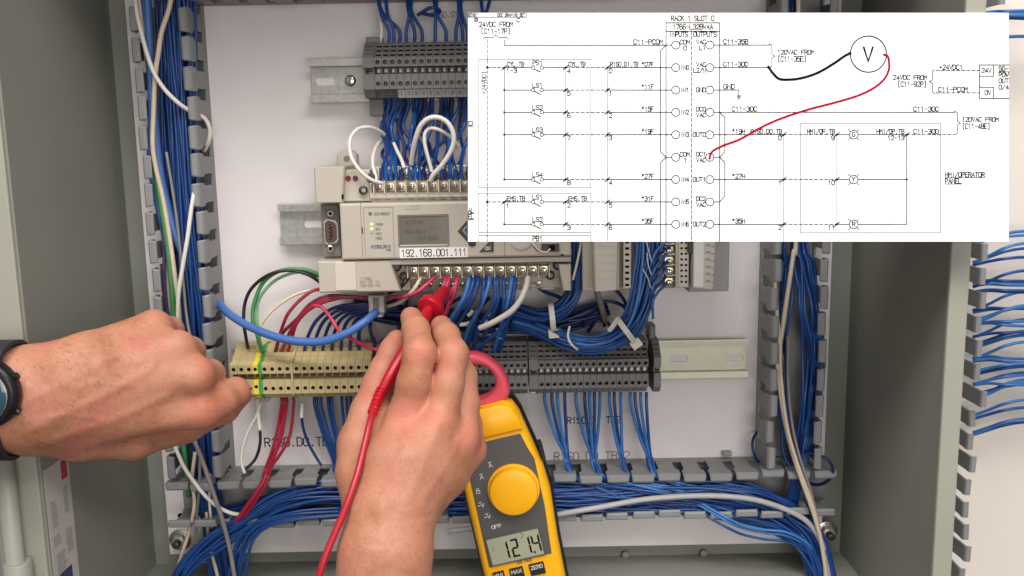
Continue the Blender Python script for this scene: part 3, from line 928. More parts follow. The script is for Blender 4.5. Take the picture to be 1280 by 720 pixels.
# seams of the front cover
b = MB().mat('plc_dark')
b.box(*R(451.6,254,452.2,321,HMID,HMID+.12)); b.box(*R(455,259,492,259.6,HMID,HMID+.12)); b.box(*R(491.6,259.6,492.2,320.5,HMID,HMID+.12)); b.box(*R(455.4,259.6,455.9,320.5,HMID,HMID+.1))
b.box(*R(630.5,301,631.3,322,HMID,HMID+.12)); b.mat('plc_dark_plastic'); b.box(*R(452.3,284,453.4,292,HMID,HMID+.5))
pp(b,'cover_seams')
# LED legend
b = MB().mat('ink_grey')
ptext(b,'ALLEN-BRADLEY',467.5,487.5,265.5,268.8,HMID,.32)
ptext(b,'POWER',470,478.5,279,282,HMID,.3); ptext(b,'RUN',470,475.5,285,288,HMID,.3); ptext(b,'FAULT',470,477.5,290.5,293.5,HMID,.3); ptext(b,'FORCE',470,478,296.5,299.5,HMID,.3)
b.mat('plc_dark'); b.prism_front([(X(462.8,267.2,HMID)+1.6*math.cos(i*math.pi/4), Z(462.8,267.2,HMID)+1.6*math.sin(i*math.pi/4)) for i in range(8)], HMID, HMID+.2)
b.box(*R(463.5,291.3,466.5,292.3,HMID,HMID+.2))
pp(b,'legend')
b = MB().mat('ink_blue'); ptext(b,'MICROLOGIX',464,488,306.5,310.2,HMID,.42); ptext(b,'1400',482,488.5,311.3,313.6,HMID,.3); pp(b,'product_name')
for py in (280.3,286):
    b = MB().mat('led_green'); b.cyl_front(X(464.6,py,HMID),Z(464.6,py,HMID),1.1,HMID,HMID+.5,10,.3); pp(b,'status_light')
b = MB().mat('plc_dark'); ptext(b,'LCD',507,525,257.5,261.5,HMID,.25); pp(b,'embossed_mark')
# display
b = MB().mat('plc_dark')
x0,x1,z0,z1 = rect(497.5,268,561,307.5,HMID)
for q in ((x0,x1,z1-1.4,z1),(x0,x1,z0,z0+1.4),(x0,x0+1.4,z0+1.4,z1-1.4),(x1-1.4,x1,z0+1.4,z1-1.4)): b.box(*q,HMID-1,HMID+.8)
dsp = pp(b,'display')
b = MB().mat('lcd_glass'); b.box(x0+1.4,x1-1.4,z0+1.4,z1-1.4,HMID-.6,HMID+.25); pp(b,'screen',dsp)
b = MB().mat('lcd_segment')
for (s,px0,px1,py) in (('IO STATUS',507,528,276),('IN',535,548,283),('0000 000 0',507,532,287.5),('OUT 0000',523,547,296)): ptext(b,s,px0,px1,py,py+4,HMID+.2,.35)
pp(b,'screen_text',dsp)
b = MB().mat('plc_light'); b.box(x0+1.4,x1-1.4,z0+.3,z0+1.2,HMID+.8,HMID+.95); pp(b,'bezel_highlight',dsp)  # pale strip: highlight on the lower bezel edge, put into the colour
# printed address label
b = MB().mat('label_white'); b.box(*R(499.5,309.5,584.5,322,HMID,HMID+.25)); lb = pp(b,'address_label')
b = MB().mat('ink_black'); ptext(b,'192.168.001.111',502,583,311.5,320,HMID+.25,.62); pp(b,'address_text',lb)
# arrow keys
def key(pts, name, h=HMID, sym=None):
    b = MB().mat('plc_dark_plastic')
    poly = [(X(a,c,h),Z(a,c,h)) for a,c in pts]
    area = sum(poly[i][0]*poly[(i+1)%len(poly)][1]-poly[(i+1)%len(poly)][0]*poly[i][1] for i in range(len(poly)))
    if area < 0: poly = poly[::-1]
    b.prism_front(poly, h-.3, h+1.0, .6)
    cx = sum(p[0] for p in poly)/len(poly); cz = sum(p[1] for p in poly)/len(poly)
    b.mat('key_dark'); b.prism_front([(cx+(p[0]-cx)*.78, cz+(p[1]-cz)*.78) for p in poly], h+.9, h+1.8, .5)
    o = pp(b, name)
    if sym:
        b = MB().mat('label_white'); ptext(b, sym[0], sym[1],sym[2],sym[3],sym[4], h+1.8, .4); pp(b,'key_symbol',o)
    return o
key([(572,289),(586,273),(600,289),(586,304)],'left_key')
b = MB().mat('marker_white'); ribbon(b,[(X(583,283,78),Z(583,283,78)),(X(579,288,78),Z(579,288,78)),(X(583,293,78),Z(583,293,78))],.5,put_h(78.0)); pp(b,'key_symbol',[c for c in plc.children if c.name.startswith('left_key')][0])
key([(588,305),(600,291),(606,298),(595,310)],'down_key') if False else None
key([(599,315),(612,301.5),(617,301.5),(617,314.5)],'ok_key',sym=('OK',606.5,613,308.5,312.5))
b = MB().mat('plc_dark_plastic'); b.cyl_front(X(590,303,HMID),Z(590,303,HMID),3.2,HMID-.5,HMID+1.2,14,.6); pp(b,'round_key',smooth=40)
# battery bay with connector at the lower right of the cover
b = MB().mat('plc_light'); b.cyl_front(X(651,298,HMID),Z(651,298,HMID),9,HMID-1,HMID+1.2,24,.5); pp(b,'battery',smooth=40)
b = MB().mat('plc_dark_plastic'); b.box(*R(677,305,699,315,HMID-.2,HMID+2.2), c=.5); b.mat('ink_black'); b.box(*R(686,306.5,694,313,HMID+2.2,HMID+2.5)); pp(b,'battery_connector')
b = MB().mat('ink_black'); b.box(*R(701,318,704.5,319.5,HMID,HMID+.3)); pp(b,'cover_mark')
wire([(664,302,78),(670,309,80),(676,314,81),(683,315,80),(688,311,79)],.75,'wire_white','short white battery lead at the controller\'s lower right corner',name='battery_lead')
wire([(667,307,77.5),(672,312,78.5),(678,314.5,79),(681,311,79)],.85,'wire_red','short red battery lead at the controller\'s lower right corner',name='battery_lead')

# ================================================================== expansion modules
def module(px0, px1, pyb, h, label, build):
    o = empty('expansion_module', (X((px0+px1)/2, 290, 0), 0, Z((px0+px1)/2, 290, 0)))
    tag(o, label, 'module', 'modules beside the controller')
    off = (X((px0+px1)/2, 290, 0), Z((px0+px1)/2, 290, 0))
    def part(b, name, smooth=None):
        b.v = [(p[0]-off[0], p[1], p[2]-off[1]) for p in b.v]
        return b.build(name, o, smooth)
    build(part)
    return o
YT = 205
def mod_a(part):
    part(MB().mat('plc_beige').box(*R(727.5,YT,775,363.5,8,56), c=1), 'case')
    b = MB().mat('plc_light'); x0,x1,z0,z1 = rect(742,YT,775,364.5,72)
    b.prism_front([(x0+1,z0),(x1-2,z0+1),(x1,z1),(x0-2,z1)], 40, 72, 1.2); part(b,'door')
    b = MB().mat('plc_beige')
    for k in range(5): b.box(*R(744.5,308+10*k,771,308.5+10*k,72,72.25))
    part(b,'door_ribs')
    b = MB().mat('plc_light'); b.box(*R(779,YT,789,361,40,60), c=.8); part(b,'socket_strip')
    b = MB().mat('ink_black')
    for k in range(8): b.box(*R(781.5,301.5+7.6*k,786.5,304.5+7.6*k,60,60.15))
    part(b,'socket_holes')
    b = MB().mat('plc_beige'); b.box(*R(775,YT,789.5,362,8,50), c=.8); part(b,'side_case')
module(727, 790, 364, 60, 'beige slim expansion module with ribbed door beside the controller', mod_a)
def mod_b(part):
    part(MB().mat('plc_beige').box(*R(820,YT,848,359,8,52), c=1), 'case')
    b = MB().mat('plc_beige'); b.box(*R(845,YT,848.5,360,50,60), c=.5); part(b,'partition')
    for k in range(11):
        py = 353.5-13.2*k
        s = bpy.data.objects.new('terminal_screw', TU); col.objects.link(s)
        s.parent = [q for q in col.objects if q.name.startswith('expansion_module')][-1]
        v = P(836.5,py,56); po = P((820+848)/2,290,0); s.location = V(v.x-po.x, 52, v.z-po.z)
    for k in range(11):
        py = 351-13.2*k
        b = MB().mat('label_white'); b.box(*R(826,py-7,845,py-6,52,57)); part(b,'divider')
module(820, 848, 360, 56, 'open screw-terminal column packed with blue wires between the modules', mod_b)
def mod_c(part):
    part(MB().mat('plc_light').box(*R(848.5,YT,862,359.5,8,60), c=.8), 'socket_strip')
    b = MB().mat('ink_black')
    for k in range(8):
        for j in range(2): b.box(*R(850.5+5.5*j,302+7*k,853.5+5.5*j,304.6+7*k,60,60.15))
    part(b,'socket_holes')
    part(MB().mat('module_grey').box(*R(862,YT,912.5,364.5,8,46), c=1), 'case')
    b = MB().mat('plc_light'); x0,x1,z0,z1 = rect(867,YT,900,362,68)
    b.prism_front([(x0,z0+1.5),(x1-4,z0),(x1,z1),(x0,z1)], 30, 68, 1.2); part(b,'door')
    b = MB().mat('label_white'); b.box(*R(868,YT+4,880,358,68,68.2)); part(b,'door_label')
    b = MB().mat('sticker_grey')
    for k in range(6): 
        b.box(*R(881+rnd.random()*2,305+9*k,888,308+9*k,68,68.12)); b.box(*R(888.5,307+9*k,894,309+9*k,68,68.12))
    part(b,'door_print')
    b = MB().mat('plc_dark_plastic'); b.box(*R(861,300,865,317,60,66), c=.5); part(b,'latch')
module(848, 912, 364, 60, 'rightmost expansion module with pale labelled door and grey end', mod_c)
# ================================================================== wires
RB = 1.38
# --- left duct
def rebase(lst): return lst
bundle([(222,-30,23,13,12),(226,60,23,13,12),(232,180,23,12,12),(240,300,23,12,12),(250,420,23,12,12),(256,520,22,11,11),(262,600,14,9,8),(268,670,13,10,8),(280,760,14,12,9)], 30, RB, 'wire_blue',
       'deep blue wire running down inside the left vertical duct', 'blue wires in the left duct', jit=1.2)
bundle([(206,-30,12,10,6),(212,80,12,10,6),(218,220,12,10,6),(228,360,12,9,6),(240,500,12,9,6),(250,590,10,10,5),(262,640,10,10,5),(300,640,10,7,5),(360,625,10,8,6),(430,615,10,9,6)], 14, RB, 'wire_blue',
       'blue wire turning from the left duct into the bottom duct', 'blue wires in the left duct', jit=1.2)
wire([(183,-20,30),(187,60,30),(191,120,29),(198,200,29),(210,260,29),(226,310,28),(246,346,26),(258,366,24),(272,378,17),(290,395,34),(320,412,50),(360,425,62),(400,427,68),(430,418,70),(455,403,66),(471,389,56)], 3.4, 'cable_blue',
     'thick light-blue network cable looping from the duct up to the controller', name='network_cable', cat='cable', n=14, sub=10)
wire([(178,-20,30),(185,60,31),(189,130,30),(188,200,26),(198,260,24),(214,330,24),(228,420,22),(240,520,22)], 2.6, 'cable_blue',
     'second light-blue cable lying along the far side of the left duct', name='network_cable', cat='cable', n=12)
# connector boot at the controller
b = MB().mat('boot_clear')
v = W3(471.5,378,52)
b.box(-6.4,6.4,-8,6.5,-6,6,c=1.6); b.mat('plc_dark'); b.box(-2.2,2.2,-4,5,6,7.4,c=.5); b.mat('boot_clear'); b.tube([Vector((0,1,-12)),Vector((0,0,-7))],[4.6,6.0],14)
o = b.build('network_plug', loc=(v.x, v.y, v.z)); tag(o, 'clear network plug with boot under the controller', 'plug')
wire([(168,-15,40),(171,15,42),(176,38,43),(184,68,44),(193,92,45),(206,112,45),(222,128,43),(233,136,39),(243,142,33),(251,145,27),(258,151,24),(262.5,163,22),(261,176,20),(255,189,14)],1.75,'wire_white','white wire crossing the left duct and poking out of a slot',sub=10)
wire([(216,-15,42),(211,12,43),(202,40,43),(198,66,43),(194,95,41),(192,140,38),(191,180,37),(195,210,36),(203,245,34),(211,290,33),(218,340,33),(224,390,31),(226,440,29),(226,520,28),(222,560,30)],2.0,'wire_cream','cream cable hanging along the middle of the left duct',sub=8)
wire([(243,238,38),(239,262,42),(234,300,44),(228,335,44),(223,370,42),(222,410,38),(220,470,34),(216,540,34),(226,575,40),(241,600,42),(262,625,44),(285,640,42),(312,645,36)],1.75,'wire_white','white wire leaving the left duct slot and curling into the bottom duct',sub=8)
wire([(172,-15,36),(176,20,36),(181,60,30),(187,110,24),(192,200,20),(204,300,20),(214,400,20)],1.5,'wire_cream','thin cream wire at the far edge of the left duct top',sub=6)
wire([(192,190,31),(196,225,31),(203,265,31),(210,310,31),(215,360,30),(219,420,28),(224,500,27),(231,570,30),(236,620,20)],2.4,'wire_green','green wire beside the cream cable in the left duct',sub=8)
wire([(190,150,26),(197,230,26),(204,290,26),(206,360,24),(212,420,22),(220,520,22)],1.4,'wire_purple','thin purple wire at the far side of the left duct',sub=6)
wire([(203,330,15),(207,380,15),(212,430,15),(220,520,15)],2.2,'wire_maroon','maroon wire deep at the far side of the left duct',sub=6)
wire([(208,190,34),(216,240,35),(223,290,35),(228,340,35),(234,400,38),(243,440,42),(254,470,36),(262,500,24)],1.2,'wire_grey','thin grey wire crossing the blue bundle in the left duct',sub=8)
wire([(238,540,36),(247,560,44),(258,590,50),(268,620,50),(278,650,48),(288,690,46),(296,740,46)],1.9,'wire_grey','dark grey cable slanting down over the lower left corner',sub=8)
wire([(244,565,34),(240,600,34),(243,630,32),(236,665,30),(225,700,30),(214,740,30)],1.6,'wire_cream','cream wire dropping past the lower left panel nut',sub=8)
wire([(250,570,30),(249,610,30),(246,640,28),(244,670,28),(232,705,28)],1.3,'wire_grey','thin grey wire dropping beside the lower left panel nut',sub=8)
wire([(258,640,22),(262,680,24),(272,720,26),(280,760,26)],1.6,'wire_cream','cream wire hidden among blue wires at the lower left',sub=6)
wire([(262,592,20),(262,630,24),(265,660,24)],1.3,'wire_white','short white wire end near the lower left corner',sub=6)

# --- bottom left: blue bunch sweeping down out of the duct
bundle([(450,616,30,10,8),(400,616,31,10,8),(350,627,34,10,8),(310,650,38,9,7),(268,677,38,9,7),(236,706,38,9,7),(214,750,38,9,7)], 22, RB, 'wire_blue',
       'blue wire sweeping from the bottom duct down past the left corner', 'blue wires at the lower left', jit=2.0)
bundle([(330,668,30,7,5),(312,690,34,7,5),(304,715,36,8,5),(300,760,36,9,5)], 6, RB, 'wire_blue',
       'blue wire hanging below the duct at the lower left', 'blue wires at the lower left', jit=2.0) if False else None
bundle([(430,640,34,5,4),(380,645,40,5,4),(340,651,42,5,4),(312,668,42,7,4),(298,700,40,8,5),(290,760,40,9,5)], 8, RB, 'wire_blue',
       'blue wire bent downward just right of the slanting grey cable', 'blue wires at the lower left', jit=2.0)
wire([(335,585,36),(330,600,44),(316,622,47),(300,645,44),(284,668,36)],2.0,'wire_red','dark red wire pair plunging into the bottom duct',sub=8,group='red wires at the lower left')
wire([(338,585,34),(333,602,42),(320,624,44),(304,647,41),(289,668,34)],1.7,'wire_red','dark red wire pair plunging into the bottom duct',sub=8,group='red wires at the lower left')
wire([(312,604,20),(345,606,22),(372,614,20)],1.3,'wire_cream','pale pink-white wire lying in the bottom duct',sub=8)

# --- right: bottom duct
bundle([(560,606,26,10,9),(640,614,26,10,9),(720,617,27,11,9),(800,615,28,10,9),(880,612,28,11,9),(940,620,29,10,9),(990,645,30,9,8),(1022,680,34,8,8),(1040,760,36,9,9)], 42, RB, 'wire_blue',
       'blue wire lying along the right half of the bottom duct', 'blue wires in the bottom duct', jit=3.0, twist=.9)
bundle([(560,632,24,9,8),(640,634,24,9,8),(740,634,26,8,8),(840,632,28,8,8),(910,638,29,8,8),(975,660,30,8,7),(1010,690,34,8,7),(1028,760,36,8,8)], 28, RB, 'wire_blue',
       'blue wire in the lower layer of the bottom duct', 'blue wires in the bottom duct', jit=2.6, twist=.9)
for gi,(sx) in enumerate((708,742,777,812)):
    for q in range(6):
        ox = rnd.uniform(-3,3)
        lx = sx+70+rnd.uniform(-10,22); ly = 615+rnd.uniform(-8,10)
        wire([(sx+ox,572,22+rnd.uniform(-3,3)),(sx+ox+6,592,30+rnd.uniform(-4,4)),(sx+ox+24,602+rnd.uniform(-3,3),33),(lx,ly,35+rnd.uniform(-3,2)),(min(lx+75,935),ly+14+rnd.uniform(-5,6),32),(min(lx+140,985),ly+22+rnd.uniform(-6,8),24)],
             RB,'wire_blue' if q%3 else 'wire_blue_light','blue wire fanning from the %s duct slot into the bottom duct' % ('first','second','third','fourth')[gi],'blue wires fanning into the bottom duct',sub=6)
wire([(560,664,40),(640,655,42),(692,644,43),(750,634,43),(800,625,42),(850,620.5,41),(900,620,41),(945,625,41),(985,638,41),(1012,655,41),(1028,682,41),(1036,720,40),(1040,760,40)],2.4,'cable_grey','light grey round cable lying over the blue wires of the bottom duct',name='cable',cat='cable',n=12,sub=10)
for q,(y0,y1,hh) in enumerate(((648,672,42),(652,676,40),(660,684,42))):
    wire([(858,y0-30,30),(885,y0-14,38),(908,y0-1,43),(928,y0+8,hh),(955,y0+14,hh),(985,y0+18,hh),(1012,y0+34,hh-3),(1026,y0+62,hh-3),(1036,770,hh-3)],1.2,'wire_blue_light' if q<2 else 'wire_blue','thin blue wire drooping below the right end of the bottom duct','drooping wires at the lower right',sub=8)

# --- right duct
for q,(a) in enumerate(((973,-20,980,300,984,350,979,420,973,500,985,560),(979,-20,976,300,985,330,990,370,982,440,988,560),(985,-20,990,300,984,320,978,340,976,420,983,540),(970,-20,978,300,982,340,976,400,984,470,978,560))):
    pts = [(a[i],a[i+1],20+6*math.sin(i+q)) for i in range(0,len(a),2)]+[(1000,600,30),(1012,640,34),(1032,720,36)]
    wire(pts,RB,'wire_blue','blue wire on the near side of the right duct','blue wires in the right duct',sub=8)
for q in range(9):
    f = q/8.0; g = rnd.uniform(-1,1)
    wire([(985+12*f,-20,14+8*g),(990+16*f,280,16+6*g),(994+22*f+3*g,330,18+10*rnd.random()),(1000+24*f-4*g,385,18+12*rnd.random()),(1004+25*f+3*g,440,18+14*rnd.random()),(1003+22*f,500,18+12*rnd.random()),(996+17*f+3*g,555,20+10*rnd.random()),(992+12*f,590,26),(984+12*f,630,22)],RB,'wire_blue','blue wire bowed towards the far wall of the right duct','blue wires in the right duct',sub=8)
wire([(998,-20,36),(995,290,36),(992,315,37),(987,350,37),(981,390,36),(976,425,35),(972,450,35),(974,480,36),(980,520,38),(989,560,42),(1002,600,46),(1018,645,46),(1029,690,44),(1034,740,44)],1.9,'wire_cream','cream wire weaving down the right duct to the lower corner',sub=8)
wire([(968,330,34),(970,380,36),(975,430,37),(976,470,37),(983,530,40),(995,575,45),(1012,622,46),(1024,665,45),(1036,740,44)],1.7,'wire_cream','second cream wire meeting it in the right duct',sub=8)
wire([(985,420,32),(985,480,33),(990,530,36),(999,570,42),(1012,610,44),(1022,650,44),(1030,700,44),(1037,740,43)],1.3,'wire_grey','thin grey wire alongside the cream pair at the right corner',sub=8)
wire([(1000,565,28),(1020,568,36),(1035,575,42),(1041,588,40),(1036,600,34),(1022,606,26),(1006,602,18)],1.4,'wire_blue_dark','dark blue wire loop around the right duct\'s lower corner',sub=10)
wire([(946,540,6),(941,550,16),(941,562,22),(946,574,20),(953,582,16)],1.2,'wire_blue_dark','small dark blue loop beside the right duct foot',sub=8)

# --- from the top duct into the upper terminals
for gi,(xa,xb,yt) in enumerate((((470,481),(486,492,499),0),((508,514),(508,518,527),0),((541,545),(544,557),0),((572,576),(570,578,584),0),((600,612),(596,612),0))):
    tops, bots = xa, xb
    for q in range(len(bots)):
        tx = tops[q % len(tops)] + (q//2)*2
        bx_ = bots[(q*2+1) % len(bots)] if gi % 2 else bots[len(bots)-1-q]
        wire([(tx,-25,12),(tx+1,-5,18),((tx*2+bx_)/3,18,26),(bx_,38,28),(bx_,58,26)],RB*1.05,'wire_blue','blue wire dropping from the top duct into the upper terminals','wires above the upper terminals',sub=8)
wire([(470,-20,12),(472,4,18),(476,25,22),(477,40,24),(474,58,24)],1.5,'wire_white','white wire beside the blue ones above the upper terminals\' left end',sub=8)
wire([(522,19,26),(535,11,30),(544,10,30),(550,14,26),(543,19,24),(528,17,22)],1.4,'wire_blue','blue wire looping sideways between the groups above the upper terminals',sub=8)

# --- upper terminals down to the controller
xs_top = [482,487,493,498,504,510,521,526,531,540,551,558,566,573,580,588,600,615]
for q,tx in enumerate(xs_top):
    bx_ = 477 + q*6.6 + rnd.uniform(-3,3)
    mx1 = (tx*2+bx_)/3 + rnd.uniform(-9,9); mx2 = (tx+bx_*2)/3 + rnd.uniform(-8,8)
    wire([(tx,118,22),(tx+rnd.uniform(-2,2),135,20),(mx1,158,24+rnd.uniform(-8,12)),(mx2,185,34+rnd.uniform(-6,12)),(bx_,212,58),(bx_+1,226,68)],RB*1.15,'wire_blue' if q%4 else 'wire_blue_dark',
         'blue wire between the upper terminals and the controller top','wires between upper terminals and controller',sub=8)
for q in range(9):
    tx = 492+q*12; bx_ = 486+q*12.5
    wire([(tx,118,16),(tx+rnd.uniform(-6,8),140,14),(tx+rnd.uniform(-14,16),165,14),(bx_+rnd.uniform(-8,8),190,26),(bx_,206,46),(bx_,216,56)],RB*1.1,'wire_blue','blue wire between the upper terminals and the controller top','wires between upper terminals and controller',sub=8)
wire([(479,120,20),(478,140,20),(478,156,24)],1.5,'wire_white','white wire end just under the upper terminals\' foot',sub=6)
wire([(484,172,30),(475,164,42),(462,159,52),(448,161,58),(439,171,64),(437,184,70),(440,198,74),(449,212,76),(460,222,76),(470,227,74),(478,229,71)],1.5,'wire_white','white wire curling in a wide loop left of the controller\'s top terminals',sub=10)
wire([(480,174,24),(472,180,34),(467,192,46),(466,206,58),(469,218,66),(471,228,68)],1.5,'wire_white','thin white wire inside the wide white loop',sub=8)
wire([(491,176,34),(496,188,44),(502,200,54),(505,210,60)],1.5,'wire_white','short white wire slanting among the blue ones above the controller',sub=8)
wire([(514,206,58),(516,190,64),(520,172,70),(526,157,74),(536,148,76),(548,147,76),(559,153,76),(566,165,76),(567,178,76),(562,192,76),(552,207,75),(542,218,74),(538,226,72)],1.95,'wire_white','thick white wire arching high over the controller\'s top terminals',sub=10)
wire([(573,184,60),(566,174,66),(556,166,70),(545,161,72),(536,161,72),(531,168,72),(531,180,72),(536,200,72),(540,215,72)],1.5,'wire_white','thinner white wire arching under the thick white one',sub=10)

# --- under the controller: to the beige blocks
wire([(402,354,30),(384,343,34),(360,338,36),(335,344,36),(315,360,34),(306,380,32),(305,405,32),(310,436,30)],1.45,'wire_black','black wire arching from the controller to the left end of the beige blocks',sub=10)
wire([(402,344,28),(380,337,30),(352,338,32),(330,352,32),(318,378,32),(316,400,32),(322,420,34),(328,440,32)],1.7,'wire_green','green wire arching from the controller to the yellow-green block',sub=10)
wire([(402,347,24),(375,340,28),(345,350,30),(325,372,30),(321,395,30),(325,428,32)],1.3,'wire_green_pale','pale green wire next to the green arch',sub=10)
wire([(400,362,26),(375,366,30),(350,380,32),(330,400,32),(323,420,32),(322,436,30)],1.2,'wire_cream','thin pale wire arching under the green one to the earth block',sub=10)
wire([(405,360,28),(390,364,32),(375,375,34),(363,388,36),(357,398,36),(350,418,32),(345,436,30)],1.45,'wire_red','red wire ending in white sleeve above the beige blocks',sub=8)
for q,(a,bq) in enumerate(((352,344),(361,352),(366,360))):
    wire([(468,374,40),(440,371,44),(410,370+q*3,46),(388,380+q*3,46),(372,398+q*2,44),(a,418,38),(bq,440,30)],1.5,'wire_red' if q else 'wire_maroon','red wire arching over white panel down to the beige blocks','red arches over the beige blocks',sub=10)
wire([(392,382,48),(402,384,52),(412,395,56),(420,408,60),(428,416,66),(442,425,60),(460,434,54),(482,440,50)],1.5,'wire_pink','bright pink-red wire passing under the network cable to the hand',sub=10)
for q in range(7):
    bx_ = 380+q*11.5
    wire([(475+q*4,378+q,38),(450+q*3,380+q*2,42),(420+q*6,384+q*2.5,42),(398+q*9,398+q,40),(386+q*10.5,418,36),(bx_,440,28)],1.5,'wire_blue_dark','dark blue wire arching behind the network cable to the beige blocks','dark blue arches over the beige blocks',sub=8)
for q in range(9):
    x0 = 455+q*17+rnd.uniform(-5,5)
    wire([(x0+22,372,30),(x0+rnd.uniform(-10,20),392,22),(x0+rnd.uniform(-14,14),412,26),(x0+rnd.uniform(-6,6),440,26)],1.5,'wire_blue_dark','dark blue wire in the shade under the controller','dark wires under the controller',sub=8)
for (x0,y0,x1,y1,hh) in ((585,395,591,388,44),(610,394,616,390,42),(574,406,592,402,50),(622,410,626,423,46),(546,398,553,392,40),(600,404,612,401,48)):
    wire([(x0,y0,hh),((x0+x1)/2,(y0+y1)/2+1,hh),(x1,y1,hh)],1.7,'label_white','white sleeve tag on a wire in the shade under the controller','white wire sleeves under the controller',name='wire_sleeve',cat='sleeve',sub=4)

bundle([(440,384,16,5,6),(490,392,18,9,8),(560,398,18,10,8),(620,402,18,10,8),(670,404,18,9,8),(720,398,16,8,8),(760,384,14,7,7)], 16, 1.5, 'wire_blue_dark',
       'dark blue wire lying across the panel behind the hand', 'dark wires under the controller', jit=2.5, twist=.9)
# --- from the controller's lower screw terminals
wire([(511,346,62),(505,354,66),(498,361,60),(486,366,50)],1.6,'wire_black','black wire at the first lower screw terminal',sub=8)
wire([(526,347,64),(520,358,68),(512,368,66),(500,378,58),(484,383,46)],1.6,'wire_cream','cream wire curving left from the lower screw terminals',sub=8)
wire([(544,346,64),(533,356,70),(520,366,72),(504,371,66),(486,371,54)],1.5,'wire_pink','pink-red wire running left below the lower screw terminals',sub=8)
for q,(sx,ex,ey) in enumerate(((558,545,386),(572,549,384),(562,536,380),(573,561,382))):
    wire([(sx,346,64),(sx-3,356,70),((sx+ex)/2,370,70),(ex,ey,62),(ex-6,ey+22,48),(ex-16,ey+46,36)],1.5,'wire_pink','pink-red wire under the screw terminals next to the probe tip','red wires by the probe tip',sub=8)
wire([(560,366,62),(561,378,66),(557,392,64),(552,404,58)],1.4,'wire_pink','pink wire hanging right of the probe guard',sub=8)
for q,(sx,mx,ex) in enumerate(((586,578,555),(592,582,560),(598,590,568),(606,602,590),(612,604,585),(620,618,598),(623,622,608),(631,630,628),(640,635,625),(645,640,632))):
    wire([(sx,346,64),(sx-1,356,70),(mx,376,72),((mx+ex)/2,394,64),(ex,412,52),(ex-8,440,34)],1.7,'wire_blue' if q%4 else 'wire_blue_light','%s blue wire from the left under the lower screw terminals' % ORD[q],'blue wires under the lower screw terminals',sub=8)
wire([(650,372,60),(640,392,60),(625,412,58),(606,428,50),(594,436,44)],1.6,'wire_blue','blue wire drooping toward the meter jaw',sub=8)
wire([(660,346,64),(658,358,72),(651,374,76),(640,388,76),(625,398,74),(612,405,70),(600,410,62)],2.3,'wire_white','white wire bowing down from the right end of the lower screw terminals',sub=10)
wire([(665,352,52),(680,364,44),(700,372,36),(712,380,30)],1.6,'wire_blue_dark','dark wire behind the controller\'s lower right corner','dark wires under the controller',sub=6)

# --- bundle right of the controller, tied, turning left
bundle([(722,150,30,5,9),(722,300,36,5,10),(721,340,40,5,10),(716,368,44,7,10),(700,388,44,8,9),(676,396,40,8,9),(650,390,34,8,8),(620,380,28,8,7)], 15, 1.45, 'wire_blue',
       'blue wire of the tied bundle curling under the controller', 'wires of the bundle under the controller', jit=.8, twist=.3)
bundle([(812,150,50,10,8),(811,300,54,10,8),(808,340,56,10,8),(800,380,58,10,8),(788,408,58,10,8),(768,424,54,8,7),(738,432,50,8,7),(705,425,42,8,7),(672,410,34,8,7),(640,400,28,8,7)], 26, 1.45, 'wire_blue_light',
       'bright blue wire of the thick tied loop below the modules', 'wires of the thick loop below the modules', jit=.8, twist=.25, mats=('wire_blue_light','wire_blue','wire_blue'))
for q in range(7):
    x1 = 836+rnd.uniform(-6,2); y1 = 300+q*9
    wire([(812+rnd.uniform(-4,6),y1+44,62),(816,y1+24,68),(822,y1+12,66),(830,y1+4,60),(x1,y1,57)],1.15,'wire_blue' if q%2 else 'wire_blue_light','thin blue strand leaving the loop for the module screws','strands at the module screws',sub=8)
for q in range(3):
    wire([(806+rnd.uniform(-3,5),296+q*20,66),(810,310+q*19,69),(813,322+q*18,69),(818,336+q*14,66)],.45,'wire_white','fine pale strand in front of the module screws','pale strands at the module screws',sub=6)
wire([(712,408,56),(710,420,62),(714,430,64),(722,437,60)],1.0,'wire_white','fine white strand hanging over the tied loop',sub=8)
wire([(727,300,50),(722,325,52),(716,350,56)],1.1,'wire_white','fine white strand along the bundle right of the controller',sub=6)
for q in range(7):
    wire([(668+q*6,404+q*1.2,44),(700+q*3,416+q*2.4,50),(738,424+q*2.0,54),(770,420+q*2.2,56),(790,408+q*1.5,60)],1.45,'wire_blue_light' if q%2 else 'wire_blue','blue wire on the underside of the tied loop','wires of the thick loop below the modules',sub=8)
wire([(738,298,44),(741,330,46),(746,362,40),(752,385,30),(757,402,22)],2.6,'wire_grey','grey flat cable hanging between the controller and the slim module',name='cable',cat='cable',sub=8)
for q,(pts) in enumerate(([(728,408,18),(740,388,22),(758,377,24),(778,382,24),(790,398,22)],[(770,362,24),(780,375,26),(786,390,24)],[(745,365,26),(752,388,24),(756,408,20)],[(735,415,14),(745,402,16),(758,402,16),(765,412,14)])):
    wire(pts,1.5,'wire_blue_dark','dark wire arching on the panel behind the tied loop','dark wires behind the tied loop',sub=8)
